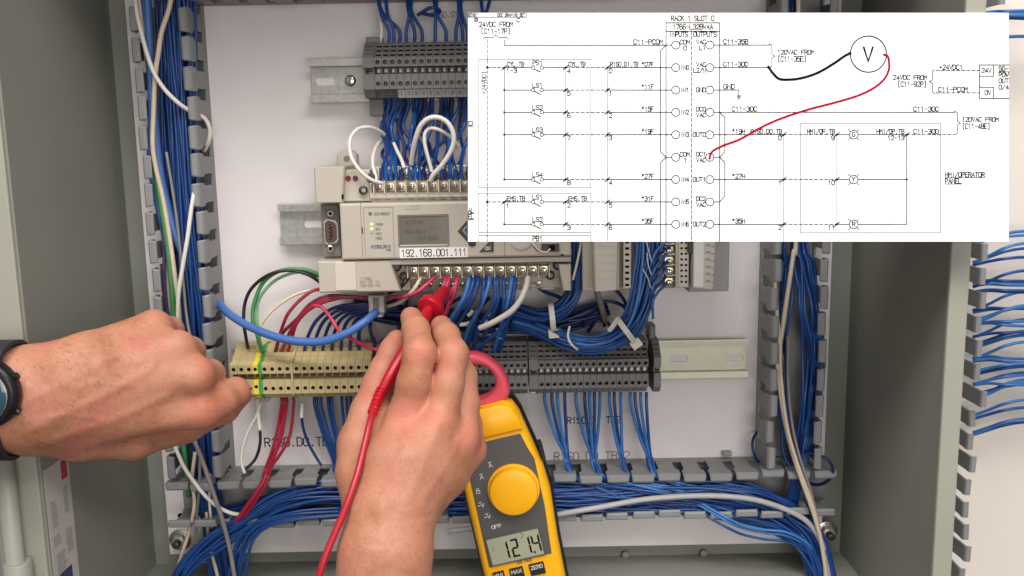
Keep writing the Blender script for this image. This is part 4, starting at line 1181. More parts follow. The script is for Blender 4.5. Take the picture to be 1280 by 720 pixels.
def cable_tie(px, py, h, ang, r, label, tail):
    c = W3(px,py,h)
    root = empty('cable_tie', (c.x,c.y,c.z)); tag(root, label, 'cable tie', 'white cable ties')
    a = math.radians(ang)
    nv = Vector((math.cos(a),0,math.sin(a)))            # across the bundle
    tv = Vector((-math.sin(a),0,math.cos(a)))           # along the bundle
    b = MB().mat('tie_white')
    m = 28
    rings = []
    for i in range(m+1):
        t = 2*math.pi*i/m
        d = nv*math.cos(t)*r + Vector((0,1,0))*math.sin(t)*r*.85
        o2 = nv*math.cos(t)*(r+.9) + Vector((0,1,0))*math.sin(t)*(r*.85+.9)
        rings.append([d-tv*2.2,d+tv*2.2,o2+tv*2.2,o2-tv*2.2])
    b.loft(rings, False, False)
    b.build('strap', root)
    b = MB().mat('tie_white')
    e = nv*(r+1)
    def bx(o,sx,sy,sz):
        pts=[o+nv*(i*sx)+Vector((0,1,0))*(j*sy)+tv*(k*sz) for i in(-1,1) for j in (-1,1) for k in (-1,1)]
        b.add(pts,[(0,1,3,2),(4,6,7,5),(0,4,5,1),(2,3,7,6),(0,2,6,4),(1,5,7,3)])
    bx(e+Vector((0,2,0)),3.6,3.2,4.2)
    b.build('head', root)
    if tail:
        b = MB().mat('tie_white'); 
        t0 = -nv*r+Vector((0,6,0)); td = Vector((tail[0],0,tail[1]))
        pts = [t0, t0+td*.5+Vector((0,3,0)), t0+td+Vector((0,2,0))]
        b.tube(smooth_path(pts,5), 2.0, 6)
        b.build('tail', root)
    return root
cable_tie(690, 397, 44, 275, 11.5, 'white cable tie round the bundle below the controller\'s right corner', None)
cable_tie(782, 412, 58, 306, 12.5, 'white cable tie with stub tail round the thick loop below the modules', (-7,-9))

# --- below the lower terminals
lab4 = ('first','second','third','fourth')
for gi,(tops,slot) in enumerate((((681,690,697,706),(708,574)),((720,731,737,743,750),(742,574)),((762,768,776),(777,573)),((788,794,801,808),(811,572)))):
    for q,tx in enumerate(tops):
        fx = slot[0] + (q-len(tops)/2)*1.6
        wire([(tx,490,24),(tx,502,26),(tx+(fx-tx)*.22,522,25+rnd.uniform(-2,3)),(tx+(fx-tx)*.62,548,24+rnd.uniform(-2,2)),(fx,566,24),(fx+2,577,24),(fx+6,592,28)],RB,'wire_blue' if q%2 else 'wire_blue_light',
             '%s wire of the %s blue bunch dropping from the grey terminals' % (ORD[q], lab4[gi]),'wires below the grey terminals',sub=8)
for q,(tx,mx,ex) in enumerate(((352,345,332),(355,350,335),(358,352,336),(367,362,338))):
    wire([(tx,495,24),(tx,508,26),(mx,545,25),((mx+ex)/2,568,25),(ex,585,26),(ex-3,596,32)],RB,'wire_red','red wire dropping from the beige blocks to the duct','red wires below the beige blocks',sub=8)
wire([(326,503,28),(320,520,26),(310,540,24),(303,562,24),(302,578,26),(306,592,30)],1.4,'wire_white','white wire hanging below the earth block',sub=8)
wire([(322,498,26),(323,520,26),(325,538,26)],1.7,'wire_white','white sleeve on the black wire below the earth block',name='wire_sleeve',cat='sleeve',sub=6)
wire([(325,536,26),(325,555,25),(320,572,24),(312,582,26),(304,588,28)],1.3,'wire_black','black wire below the earth block entering the duct',sub=8)
wire([(378,503,25),(377,515,26),(377,522,26)],1.7,'wire_white','white sleeve on a blue wire below the beige blocks',name='wire_sleeve',cat='sleeve',sub=6)
wire([(377,520,26),(379,535,25),(386,555,24),(396,573,24),(402,582,26)],1.3,'wire_blue_dark','blue wire with white sleeve dropping left of the wrist',sub=8)
for q,(tx,ex) in enumerate(((393,416),(396,420),(401,424),(410,426),(414,430),(427,436),(433,440),(438,446))):
    wire([(tx,495,24),(tx+1,510,26),(tx+(ex-tx)*.5,545,25),(ex,575,25),(ex+2,590,28)],RB,'wire_blue','blue wire below the beige blocks beside the right wrist','blue wires below the beige blocks',sub=8)

sm = STUFF['all'].build('wires', smooth='all')
tag(sm, 'mass of blue wires packed under the others in the ducts and tied bundles', 'wires', kind='stuff')
# ================================================================== clamp meter
MH = 62.0    # rear face above the panel
ANG = math.radians(11.7+1.0)
mroot = empty('clamp_meter', (0,0,0))
tag(mroot, 'yellow clamp meter with red jaw, round dial and lit reading', 'clamp meter')
mroot['label'] = 'yellow clamp meter with red jaw showing 121.4 on its screen'
v = P(642, 611, MH+34)
mroot.matrix_world = Matrix.Translation(V(v.x, MH, v.z)) @ Matrix.Rotation(-ANG, 4, 'Y')
def bodyout(e, y0=-100):
    return [(-42-e,y0),(21.5+e,y0),(24+e,-50),(27.5+e,-10),(26.5+e,12),(22.5+e,34),(18.5+e,58),(15+e,67),(8,71+e),(-20,71+e),(-27-e,67),(-31-e,58),(-36-e,34),(-38.5-e,10),(-40-e,-40)]
b = MB().mat('meter_black')
b.loft([[(x,0,z) for x,z in bodyout(-3)],[(x,4,z) for x,z in bodyout(1.6)],[(x,17,z) for x,z in bodyout(2.6)],[(x,20,z) for x,z in bodyout(.6)]])
b.build('rear_shell', mroot, smooth=50)
b = MB().mat('meter_yellow')
b.loft([[(x,18,z) for x,z in bodyout(.2)],[(x,27,z) for x,z in bodyout(0)],[(x,31,z) for x,z in bodyout(-1.2)],[(x,33,z) for x,z in bodyout(-3.2)],[(x,33.4,z) for x,z in bodyout(-5)]])
b.build('front_shell', mroot, smooth=50)
# raised shoulder above the face
b = MB().mat('meter_yellow')
sh = [(-33.5,46),(18.6,46),(17,58),(13.5,66),(6,69.5),(-18,69.5),(-26,66),(-30,58)]
b.loft([[(x,30,z) for x,z in sh],[(x,35.4,z*1.0) for x,z in sh],[(x*.92-.3,37,57+(z-57)*.86) for x,z in sh]])
b.build('shoulder', mroot, smooth=50)
b = MB().mat('meter_grey')
fp = [(-34.5,-59.5),(16.5,-59.5),(20.4,-20),(21.6,20),(18.5,30),(15.6,42.5),(-27.6,42.5),(-31.2,22)]
b.prism_front(fp, 33, 34.2, .4)
b.build('face_plate', mroot)
b = MB().mat('meter_yellow')
ring = lambda r,h: [(r*math.cos(t*math.pi/24),h,r*math.sin(t*math.pi/24)) for t in range(48)]
b.loft([ring(20.6,34),ring(20.6,35.2),ring(20.2,35.8),ring(19.0,35.9)])
b.loft([ring(19.0,34.5),ring(18.9,41.2),ring(18.3,42.4),ring(16.8,43.0),ring(9,43.4),ring(.5,43.5)])
b.build('dial', mroot, smooth=40)
b = MB().mat('meter_lcd')
b.box(-31.2,11,-58,-35.7,34,34.5); lcd = b.build('display', mroot)
b = MB().mat('meter_grey'); b.box(-32.2,12,-35.8,-34.7,34.1,35.2,c=.3); b.box(-32.2,-31.1,-58.1,-35.8,34.1,35.2,c=.3); b.box(10.9,12,-58.1,-35.8,34.1,35.2,c=.3); b.box(-32.2,12,-59.1,-58,34.1,35.2,c=.3); b.build('bezel', lcd)
SEG = {'1':'bc','2':'abged','4':'fgbc','.':''}
def digit(b, ch, x, z, w, hgt, t=1.35):
    g = .3
    S = {'a':[(x+t*.6,z+hgt-t),(x+w-t*.6,z+hgt-t),(x+w,z+hgt),(x,z+hgt)], 'd':[(x,z),(x+w,z),(x+w-t*.6,z+t),(x+t*.6,z+t)],
         'g':[(x+t*.7,z+hgt/2-t/2),(x+w-t*.7,z+hgt/2-t/2),(x+w-t*.7,z+hgt/2+t/2),(x+t*.7,z+hgt/2+t/2)],
         'b':[(x+w-t,z+hgt/2+g),(x+w,z+hgt/2+g),(x+w,z+hgt-g),(x+w-t,z+hgt-t-g)], 'c':[(x+w-t,z+t*.5),(x+w,z+g),(x+w,z+hgt/2-g),(x+w-t,z+hgt/2-g)],
         'f':[(x,z+hgt/2+g),(x+t,z+hgt/2+g),(x+t,z+hgt-t-g),(x,z+hgt-g)], 'e':[(x,z+g),(x+t,z+t+g),(x+t,z+hgt/2-g),(x,z+hgt/2-g)]}
    for s in SEG[ch]: b.prism_front(S[s], 34.5, 34.62)
b = MB().mat('ink_black')
for ch,x in (('1',-21.2),('2',-13.4),('1',-3.4),('4',3.4)): digit(b, ch, x if ch != '1' else x-.5, -55.4, 6.0 if ch != '4' else 6.6, 15.2, 1.5)
b.box(3.1,4.7,-55.8,-54.2,34.5,34.62)
b.mat('ink_grey'); ribbon(b,[(-3.2,-36.8),(-1.6,-38.6),(-2.2,-40.2),(-4.2,-40.8)],.7,lambda u,v,l:(u,34.6,v)); b.box(-28,-27.4,-46.5,-43,34.5,34.6)
b.build('reading', lcd)
b = MB().mat('meter_white')
def mput(u,v,l): return (u,34.35,v)
for s,u,vv in (('OFF',-20.5,-27.0),('~V',-25.6,-17.6),('-V',-28.2,-7.2),('O',-27.6,4.2),('A',-22.0,15.2),('A',-13.0,23.0)):
    s2 = s.replace('~','-')
    stroke_text(b, s2, u-1.3*len(s2), u+1.3*len(s2), vv-1.3, vv+1.3, .5, mput)
    if s != 'OFF': ribbon(b,[(u-1.2,vv+2.2),(u-.4,vv+2.8),(u+.4,vv+2.2),(u+1.2,vv+2.8)],.4,mput)
b.build('dial_marks', mroot)
b = MB().mat('ink_grey'); stroke_text(b,'325 TRUE',-12,0,-61.6,-59.8,.4,lambda u,v,l:(u,34.3,v)); b.build('model_print', mroot)
for (x0,x1,s) in ((-33,-24,'HOLD'),(-19.5,-8.5,'MAX'),(-3.5,8.5,'ZERO')):
    b = MB().mat('meter_black'); b.box(x0,x1,-74,-64.4,33.3,35.6,c=.8); kb = b.build('button', mroot)
    b = MB().mat('meter_white'); stroke_text(b,s,x0+1.4,x1-1.4,-68.4,-65.6,.5,lambda u,v,l:(u,35.75,v)); b.build('button_print', kb)
b = MB().mat('meter_black')
b.box(27.0,29.2,14,30,20,27,c=.5)
for k in range(6): b.box(29.0,29.8,15+k*2.4,16.2+k*2.4,21,26)
b.build('jaw_trigger', mroot)
# jaw: teardrop ring
def jaw_ring(n=48):
    out, inn = [], []
    for i in range(n):
        t = 2*math.pi*i/n
        c, s_ = math.cos(t), math.sin(t)
        r = 28.5 if s_ > 0 else 27
        ox = -9 + (25*math.copysign(abs(c)**.45,c) if s_ < 0 else (25-4*s_*s_)*c); oz = 82 + (30*s_ if s_ > 0 else 14*math.copysign(abs(s_)**.6,s_))
        out.append((ox,oz)); inn.append((-8.0+15.0*c, 87+(15.4 if s_ > 0 else 12.5)*s_))
    return out, inn
jo, ji = jaw_ring()
b = MB().mat('meter_red')
rings = []
cx, cz = -9.5, 85
def off(poly, f): return [(cx+(x-cx)*f, cz+(z-cz)*f) for x,z in poly]
for poly,h in ((ji,14),(off(jo,.94),13),(jo,16),(jo,26),(off(jo,.95),28.6),(off(jo,.88),29.4),(off(ji,1.16),29.4),(off(ji,1.05),28.6),(ji,27),(ji,14)):
    rings.append([(x,h,z) for x,z in poly])
b.loft(rings, False, False)
b.build('jaw', mroot, smooth=50)
b = MB().mat('meter_red'); b.box(-8.9,-8.0,104.5,116.6,15,29.9); b.build('jaw_gap', mroot) if False else None
# ================================================================== red probe
PT0, PT1 = W3(566, 352, 66), W3(537, 386, 100)
probe = empty('test_probe', (PT1.x,PT1.y,PT1.z))
tag(probe, 'red test probe held against a screw terminal, its lead hanging down', 'test probe')
def prpart(b, name, smooth=40, parent=probe):
    b.v = [(p[0]-PT1.x,p[1]-PT1.y,p[2]-PT1.z) for p in b.v]
    return b.build(name, parent, smooth)
axis = [PT0, PT1, W3(520,420,122), W3(503,445,136), W3(488,470,146), W3(476,491,152)]
d01 = (PT1-PT0).normalized()
def on(t): return PT0.lerp(PT1, t)
b = MB().mat('bright_steel'); b.tube([on(-.02), on(.5)], [.5,.9], 10); prpart(b,'tip')
b = MB().mat('probe_red'); b.tube([on(.30), on(.36), on(.62), on(.86)], [3.0,4.2,5.2,6.4], 20); prpart(b,'tip_sleeve')
b = MB().mat('probe_red'); b.tube([on(.84), on(.87), on(.90), on(.99), on(1.03), on(1.06)], [7.5,9.8,10.4,10.4,9.6,6.0], 28); prpart(b,'finger_guard')
path = smooth_path([on(1.0)]+axis[2:], 10)
m = len(path)
rr = [5.3 - 1.3*abs(2*i/(m-1)-.7)**1.5 for i in range(m)]
b = MB().mat('probe_red'); b.tube(path, rr, 20); prpart(b,'handle')
sp = smooth_path([W3(479,486,150), W3(474,495,155), W3(469,507,162), W3(465,517,170)], 14)
rr = [3.9-1.0*i/(len(sp)-1) + (.55 if (i//3) % 2 else -.35) for i in range(len(sp))]
b = MB().mat('probe_red'); b.tube(sp, rr, 16); prpart(b,'strain_relief')
ld = smooth_path([W3(466,513,168), W3(462,530,178), W3(455,560,190), W3(446,595,203), W3(433,632,214), W3(418,668,222), W3(405,700,228), W3(392,745,232)], 10)
b = MB().mat('lead_red'); b.tube(ld, 2.35, 14); prpart(b,'lead',smooth='all')

# ================================================================== wiring diagram overlay graphic, modelled as an unsupported sheet before the open cabinet
SD = 594.0                     # distance of the sheet from the camera along the view
s_mm = SD / FPX                # mm on the sheet per photograph pixel
def S3(px, py, lift=0.0):
    q = cam_p + fwd*(SD-lift) + cam_r*((px-640)*s_mm) - cam_u*((py-360)*s_mm)
    return (q.x, -q.y, q.z)
SO = S3(923, 302)
sheet = empty('diagram_overlay', SO)
tag(sheet, 'large white wiring diagram sheet covering the cabinet\'s upper right part', 'diagram')
def sput(u, v, layer=0.0):
    q = S3(u, -v, .25+layer)
    return (q[0]-SO[0], q[1]-SO[1], q[2]-SO[2])
b = MB().mat('overlay_white')
cs = [(585,302),(1261,302),(1261,16),(585,16)]
fr = [sput(x,-y,-.25) for x,y in cs]; bk = [sput(x,-y,-1.45) for x,y in cs]
b.loft([bk, fr]); b.build('overlay_backing', sheet)
K = MB().mat('ink_black')       # lines
T = MB().mat('ink_black')       # letters
LW = 1.0
def ln(*pts, w=LW, b=None): ribbon(b or K, [(pts[i], -pts[i+1]) for i in range(0,len(pts),2)], w, sput)
def dash(x0,y0,x1,y1,on=4.2,off=2.2,w=LW,b=None):
    L = math.hypot(x1-x0,y1-y0); t = 0
    while t < L:
        e = min(t+on, L)
        ln(x0+(x1-x0)*t/L, y0+(y1-y0)*t/L, x0+(x1-x0)*e/L, y0+(y1-y0)*e/L, w=w, b=b); t += on+off
GL = MB().mat('ink_grey')
def dots(x0,y0,x1,y1): dash(x0,y0,x1,y1,2.2,.9,.8,GL)
def circ(x,y,r,w=LW,n=20,b=None): ln(*[c for i in range(n+1) for c in (x+r*math.cos(2*math.pi*i/n), y+r*math.sin(2*math.pi*i/n))], w=w, b=b)
def dot(x,y,r=1.7): K.add([sput(x+r*math.cos(2*math.pi*i/8), -(y+r*math.sin(2*math.pi*i/8)), .05) for i in range(8)], [tuple(range(8))])
def tick(x,y): dot(x,y,1.5); ln(x-3,y+2.6,x+3,y-2.6,w=1.3)
def tx(s,x0,x1,yt,yb,w=1.0): stroke_text(T, s, x0, x1, -yb+.1, -yt+.55, w, sput)
rows = (56.3,84.5,112.5,140.3,168.3,196.5,224.3,252.3,280.3)
ln(585,21.5,658,21.5,w=.7); ln(596.5,16.5,596.5,21.5,w=.7); ln(658,16.5,658,21.5,w=.7); tx('DOC DRAWING SET',622,656,17.4,20.4,.7); tx('ECTION',585.5,595,17.4,20.4,.7); tx('B',593.5,597,23.5,27.5); tx('C',646,650,23.5,27.5)
tx('24VDC FROM',599,641,28,33.5); tx('[C11-17P]',601,638,36.5,42)
ln(604,49,606,46.8,617,46.4,619.6,43.4,622,46.4,633,46.8,635.5,49,w=.8)
dash(609,49.5,609,301.5); ln(630.3,50,630.3,56.5,832,56.5)
tx('C11-PCOM',792,828.5,50,55.2)
for (a,c,d,e) in ((598.5,74,738.5,234.5),(598.5,241.3,738.5,290.5)):
    dots(a,c,d,c); dots(d,c,d,e); dots(a,e,d,e); dots(a,c,a,e)
dots(598.5,294.3,738.5,294.3); dots(598.5,294.3,598.5,301.5); dots(738.5,294.3,738.5,301.5)
def vt(s, x, y0, y1, hgt):            # text turned a quarter
    n = len(s); adv = (y0-y1)/(n-.22)
    for i,ch in enumerate(s):
        for st in G.get(ch,()):
            ribbon(T, [(x-hgt+hgt*(1-st[k+1]/6.0)*1.0, -(y0-adv*(i+.78*st[k]/4))) for k in range(0,len(st),2)], .8, sput)
vt('+24VDC1', 607.5, 117.5, 89, 5.2)
ln(630.3,84.5,630.3,224.3); ln(630.3,252.3,630.3,280.3)
lab = {1:('PS1','4','0','*07F'),2:('LS1','5','1','*11F'),3:('LS2','6','2','*15F'),4:('LS3','7','3','*19F'),6:('LS4','8','4','*27F'),7:('LS1','2','5','*31F'),8:('LS2','3','6','*35F')}
for r,y in enumerate(rows):
    if r in lab:
        nm, a, c, d = lab[r]
        ln(630.3,y,664.4,y); circ(666.6,y,2.1,.9,12); circ(677.3,y,2.1,.9,12); ln(668,y+1.8,675.5,y+5.4,w=1.2); ln(679.5,y,707,y); dash(707,y,759.3,y); ln(759.3,y,832.5,y)
        ln(832.5,y,839.6,y)
        tx(nm,666,678,y-8.2,y-3.2); tx(a,709.2,713,y+2,y+6.8); tx(c,761.3,765,y+2,y+6.8); tx(d,802,817,y-6.3,y-1.4)
        tick(707,y); tick(759.3,y)
        if r in (1,7): dash(609,y,630.3,y); dot(609,y); tick(630.3,y)
        else: dot(630.3,y,1.4)
    circ(844.6,y,5.0); 
    if r in (0,5): ln(832.5,y,839.6,y)
    circ(887.2,y,5.0); ln(892.2,y,899.5,y)
dots(707,84.5,707,224.3); dots(707,252.3,707,280.3); dots(759.3,84.5,759.3,301.5)
tx('CYL.TB',634,655,78,83); tx('1-3',633,646,86.5,91); tx('CYL.TB',711,731.5,78,83); tx('R1S0.DI.TB',763,797.5,78,83)
tx('EMS.TB',634,656,246,251); tx('1',632.8,636.4,255,259.8); tx('EMS.TB',711,733,246,251); tx('PB1',666,678,296,301)
tx('AL',585.5,592,261,266); tx('EL',585.5,592,268.5,273.5); ln(585.5,274.8,592,274.8,w=.7); ln(585.5,267,592,267,w=.7); tx('D',586,591,152,156.5); ln(585.5,157.8,592,157.8,w=.7)
ln(832.5,56.5,825.5,63.5,825.5,189.5,832.5,196.5,825.5,203.5,825.5,301.5)
ln(832.5,28.5,832.5,301.5); ln(899.5,28.5,899.5,301.5); ln(832.5,28.5,899.5,28.5); ln(832.5,39,899.5,39); dash(864.3,39,864.3,301.5)
tx('RACK 1 SLOT 0',839,892.5,20.4,25.8); tx('1766-L32BWAA',841,891,31.2,36.6); tx('INPUTS',837,859.5,40.6,45.8); tx('OUTPUTS',867,895.5,40.6,45.8)
for y,s in zip(rows,('COM 0','IN0','IN1','IN2','IN3','COM 1','IN4','IN5','IN6')):
    if ' ' in s: tx('COM',850,862,y-5.8,y-1); tx(s[-1],854.5,858.5,y+1.6,y+6.4)
    else: tx(s,851,861,y-2.4,y+2.6)
for y,s in zip(rows,('VAC|L1','VAC|L2/N','GND','DC0|VAC','OUT0','DC1|VAC','OUT1','DC2|VAC','OUT2')):
    if '|' in s:
        a,c = s.split('|'); tx(a,882-3.8*len(a),882,y-6,y-1.2); tx(c,882-3.8*len(c),882,y+1.4,y+6.2)
    else: tx(s,882-3.9*len(s),882,y-2.4,y+2.6)
ln(899.5,56.3,962,56.3); ln(899.5,84.5,962,84.5); tx('C11-35B',904.5,935,49.8,54.8); tx('C11-30D',904.5,935,78,83)
ln(961.5,54.6,964.8,56,964.8,68,968.6,70.2,964.8,72.4,964.8,83,961.5,84.5,w=.85)
tx('120VAC FROM',972,1017.5,63,68); tx('[C11-35E]',972,1008,71,77)
ln(899.5,112.5,923.5,112.5,923.5,120); tx('GND',904.5,918.5,106,111); GL.add([sput(920.2,-119,.05),sput(923.5,-125.4,.05),sput(926.8,-119,.05)],[(0,1,2)])
ln(899.5,140.3,1193,140.3); tx('C11-30C',915,946,134,139); tx('C11-30C',1142,1173,134,139)
ln(1193,139,1196.6,141,1196.6,151.6,1200.5,154,1196.6,156.4,1196.6,166.6,1193,168.6,w=.85)
tx('120VAC FROM',1202.5,1248,147,152); tx('[C11-48E]',1202.5,1237.5,155,161)
for r,(lt,n1,n2) in {4:('G','0','9'),6:('Y','1','10'),8:('R','2','11')}.items():
    y = rows[r]
    ln(899.5,y,979.5,y); dash(979.5,y,1046,y); ln(1046,y,1061.6,y); circ(1067,y,5.4); tx(lt,1065.2,1068.8,y-2.4,y+2.4); ln(1072.4,y,1133.3,y)
    for a in (45,135,225,315):
        c,s_ = math.cos(math.radians(a)), math.sin(math.radians(a)); ln(1067+6.6*c,y+6.6*s_,1067+9.4*c,y+9.4*s_,w=.85)
    tick(979.5,y); tick(1046,y); tx(n1,973,976.6,y+2,y+6.8); tx(n2,1043-3.9*len(n2),1043,y+2,y+6.8); tx({4:'*19H',6:'*27H',8:'*35H'}[r],915,931,y-6.3,y-1.4)
tx('R1S0.DO.TB',938.5,977,162,167); tx('HMI/OP.TB',1009,1043,162,167); tx('HMI/OP.TB',1096,1130,162,167); tx('12-13',1109.5,1130,170.3,175); tx('C11-30D',1142,1173,162,167)
tick(1133.3,168.3); dot(1133.3,224.3,1.5); dash(1133.3,168.3,1193,168.3); ln(1133.3,168.3,1133.3,280.3)
dots(979.5,168.3,979.5,301.5); dots(1046,168.3,1046,280.3)
for (a,c,d,e) in ((1000.5,154,1175.5,154),(1175.5,154,1175.5,290.8),(1000.5,290.8,1175.5,290.8),(1000.5,154,1000.5,290.8)): dots(a,c,d,e)
ln(899.5,140.3,906,147,906,189.5,899.5,196.5,906,203,906,245,899.5,252.3)
tx('HMI/OPERATOR',1181.5,1230.5,216,221.2); ln(1181.5,222.2,1230.5,222.2,w=.7); tx('PANEL',1181.5,1201.5,224,229); ln(1181.5,230,1201.5,230,w=.7)
tx('+24VDC1',1174,1203,81.6,86.8); dash(1170,88,1224,88); tx('C11-PCOM',1173,1209.5,109.4,114.6); dash(1170,116,1224,116)
ln(1168.5,87,1165.4,88.4,1165.4,99.8,1161.6,102,1165.4,104.2,1165.4,115.4,1168.5,117,w=.85)
tx('24VDC FROM',1116.5,1158.5,94.6,99.8); tx('[C11-92P]',1122,1158,102.6,108.4)
ln(1261,81.2,1224.2,81.2,1224.2,123,1261,123); ln(1224.2,95.2,1241.6,95.2,1241.6,81.2); ln(1224.2,109,1241.6,109,1241.6,123)
tx('24V',1227,1239,85.8,91); tx('0V',1231,1238.5,113.6,118.8); tx('SG-',1248.5,1260.4,83.6,88.8); ln(1248.5,89.6,1260.6,89.6,w=.7); tx('POW',1248.5,1260.4,91.4,96.4); tx('OUT',1248.5,1260.4,98.8,103.8); tx('0/4',1248.5,1260.4,106.8,111.8)
K.build('diagram_lines', sheet); T.build('lettering', sheet); GL.build('dotted_outlines', sheet)
b = MB().mat('ink_black'); circ(1085.4,67.6,22.6,1.4,48,b=b); stroke_text(b,'V',1079.6,1090.8,-76.6,-59.4,2.5,sput); b.build('voltmeter_symbol', sheet)
def curve2(b, pts, w):
    q = smooth_path([Vector((x,-y,0)) for x,y in pts], 10)
    ribbon(b, [(p.x,p.y) for p in q], w, sput, .1)
b = MB().mat('ink_black'); curve2(b, [(960.5,83.6),(966,91.5),(973.5,98.4),(985,99.6),(1002,97.6),(1022,91),(1042,79.5),(1055,70.5),(1062.6,66.4)], 3.1); b.build('black_lead_line', sheet)
b = MB().mat('ink_red'); curve2(b, [(1105,68.4),(1109.4,70.4),(1111.2,78),(1110.6,88),(1105,99),(1092,110),(1072,119.6),(1045,127.8),(1010,137),(975,148.6),(950,160),(925,174),(905,181.6),(893,187.4),(888.4,192),(886.8,198)], 2.7); b.build('red_lead_line', sheet)
# ================================================================== hands
def skin_material():
    m = bpy.data.materials.new('skin'); m.use_nodes = True
    nt = m.node_tree; b = nt.nodes['Principled BSDF']
    tc = nt.nodes.new('ShaderNodeTexCoord')
    def noise(scale, detail=4.0, rough=.5):
        n = nt.nodes.new('ShaderNodeTexNoise'); n.inputs['Scale'].default_value = scale; n.inputs['Detail'].default_value = detail; n.inputs['Roughness'].default_value = rough
        nt.links.new(tc.outputs['Object'], n.inputs['Vector']); return n
    def ramp(src, stops):
        r = nt.nodes.new('ShaderNodeValToRGB'); nt.links.new(src, r.inputs[0])
        e = r.color_ramp.elements
        e[0].position, e[0].color = stops[0][0], lin(stops[0][1]); e[1].position, e[1].color = stops[-1][0], lin(stops[-1][1])
        for p,c in stops[1:-1]:
            q = e.new(p); q.color = lin(c)
        return r
    n1 = noise(34, 5, .6)
    r1 = ramp(n1.outputs['Fac'], ((.32,(172,112,82)),(.5,(190,132,104)),(.68,(190,118,98))))
    n2 = noise(420, 4, .65)
    mr = nt.nodes.new('ShaderNodeMapRange'); mr.inputs['From Min'].default_value = .3; mr.inputs['From Max'].default_value = .7; mr.inputs['To Min'].default_value = .90; mr.inputs['To Max'].default_value = 1.07
    nt.links.new(n2.outputs['Fac'], mr.inputs['Value'])
    # pinker skin at knuckles comes from a per-vertex attribute
    at = nt.nodes.new('ShaderNodeAttribute'); at.attribute_name = 'flush'
    mx = nt.nodes.new('ShaderNodeMix'); mx.data_type = 'RGBA'; mx.inputs[7].default_value = lin((212,120,100))
    nt.links.new(at.outputs['Fac'], mx.inputs[0]); nt.links.new(r1.outputs[0], mx.inputs[6])
    vm = nt.nodes.new('ShaderNodeVectorMath'); vm.operation = 'SCALE'
    nt.links.new(mx.outputs[2], vm.inputs[0]); nt.links.new(mr.outputs['Result'], vm.inputs['Scale'])
    nt.links.new(vm.outputs['Vector'], b.inputs['Base Color'])
    b.inputs['Roughness'].default_value = .52
    b.inputs['Subsurface Weight'].default_value = .12
    b.inputs['Subsurface Radius'].default_value = (1.0,.35,.2)
    b.inputs['Subsurface Scale'].default_value = .002
    b.inputs['Specular IOR Level'].default_value = .4
    vo = nt.nodes.new('ShaderNodeTexVoronoi'); vo.feature = 'DISTANCE_TO_EDGE'; vo.inputs['Scale'].default_value = 750
    nt.links.new(tc.outputs['Object'], vo.inputs['Vector'])
    n3 = noise(210, 5, .6)
    ma = nt.nodes.new('ShaderNodeMath'); ma.operation = 'MULTIPLY_ADD'; ma.inputs[1].default_value = .35
    nt.links.new(vo.outputs['Distance'], ma.inputs[0]); nt.links.new(n3.outputs['Fac'], ma.inputs[2])
    bp = nt.nodes.new('ShaderNodeBump'); bp.inputs['Strength'].default_value = .32; bp.inputs['Distance'].default_value = .0009
    nt.links.new(ma.outputs[0], bp.inputs['Height']); nt.links.new(bp.outputs['Normal'], b.inputs['Normal'])
    MATS['skin'] = m
skin_material()

def smin(a, b, k):
    h = np.clip(.5+.5*(b-a)/k, 0, 1)
    return b*(1-h)+a*h-k*h*(1-h)
class Field:
    def __init__(s, lo, hi, res):
        s.lo, s.res = np.array(lo, np.float32), res
        n = [int(math.ceil((hi[i]-lo[i])/res))+1 for i in range(3)]
        s.ax = [np.float32(lo[i])+np.arange(n[i], dtype=np.float32)*np.float32(res) for i in range(3)]
        s.gx, s.gy, s.gz = np.meshgrid(*s.ax, indexing='ij', sparse=True)
    def cone(s, a, b, ra, rb):
        d = b-a; L2 = max(d.length_squared, 1e-6)
        px, py, pz = s.gx-a.x, s.gy-a.y, s.gz-a.z
        t = np.clip((px*d.x+py*d.y+pz*d.z)/L2, 0, 1)
        q = np.sqrt((px-t*d.x)**2+(py-t*d.y)**2+(pz-t*d.z)**2)
        return q-(ra+(rb-ra)*t)
    def chain(s, pts, k):
        r = None
        for i in range(len(pts)-1):
            a, b = pts[i], pts[i+1]
            c = s.cone(W3(*a[:3]), W3(*b[:3]), a[3], b[3])
            r = c if r is None else smin(r, c, k)
        return r
    def line2(s, pts):
        """distance in the x-z plane to a polyline given in pixels at height h"""
        q = [W3(*p) for p in pts]; r = None
        gx, gz = s.gx[:,0,:], s.gz[:,0,:]
        for i in range(len(q)-1):
            a, b = q[i], q[i+1]; dx, dz = b.x-a.x, b.z-a.z
            L2 = dx*dx+dz*dz+1e-6
            t = np.clip(((gx-a.x)*dx+(gz-a.z)*dz)/L2, 0, 1)
            e = np.sqrt((gx-a.x-t*dx)**2+(gz-a.z-t*dz)**2)
            r = e if r is None else np.minimum(r, e)
        return r[:,None,:]
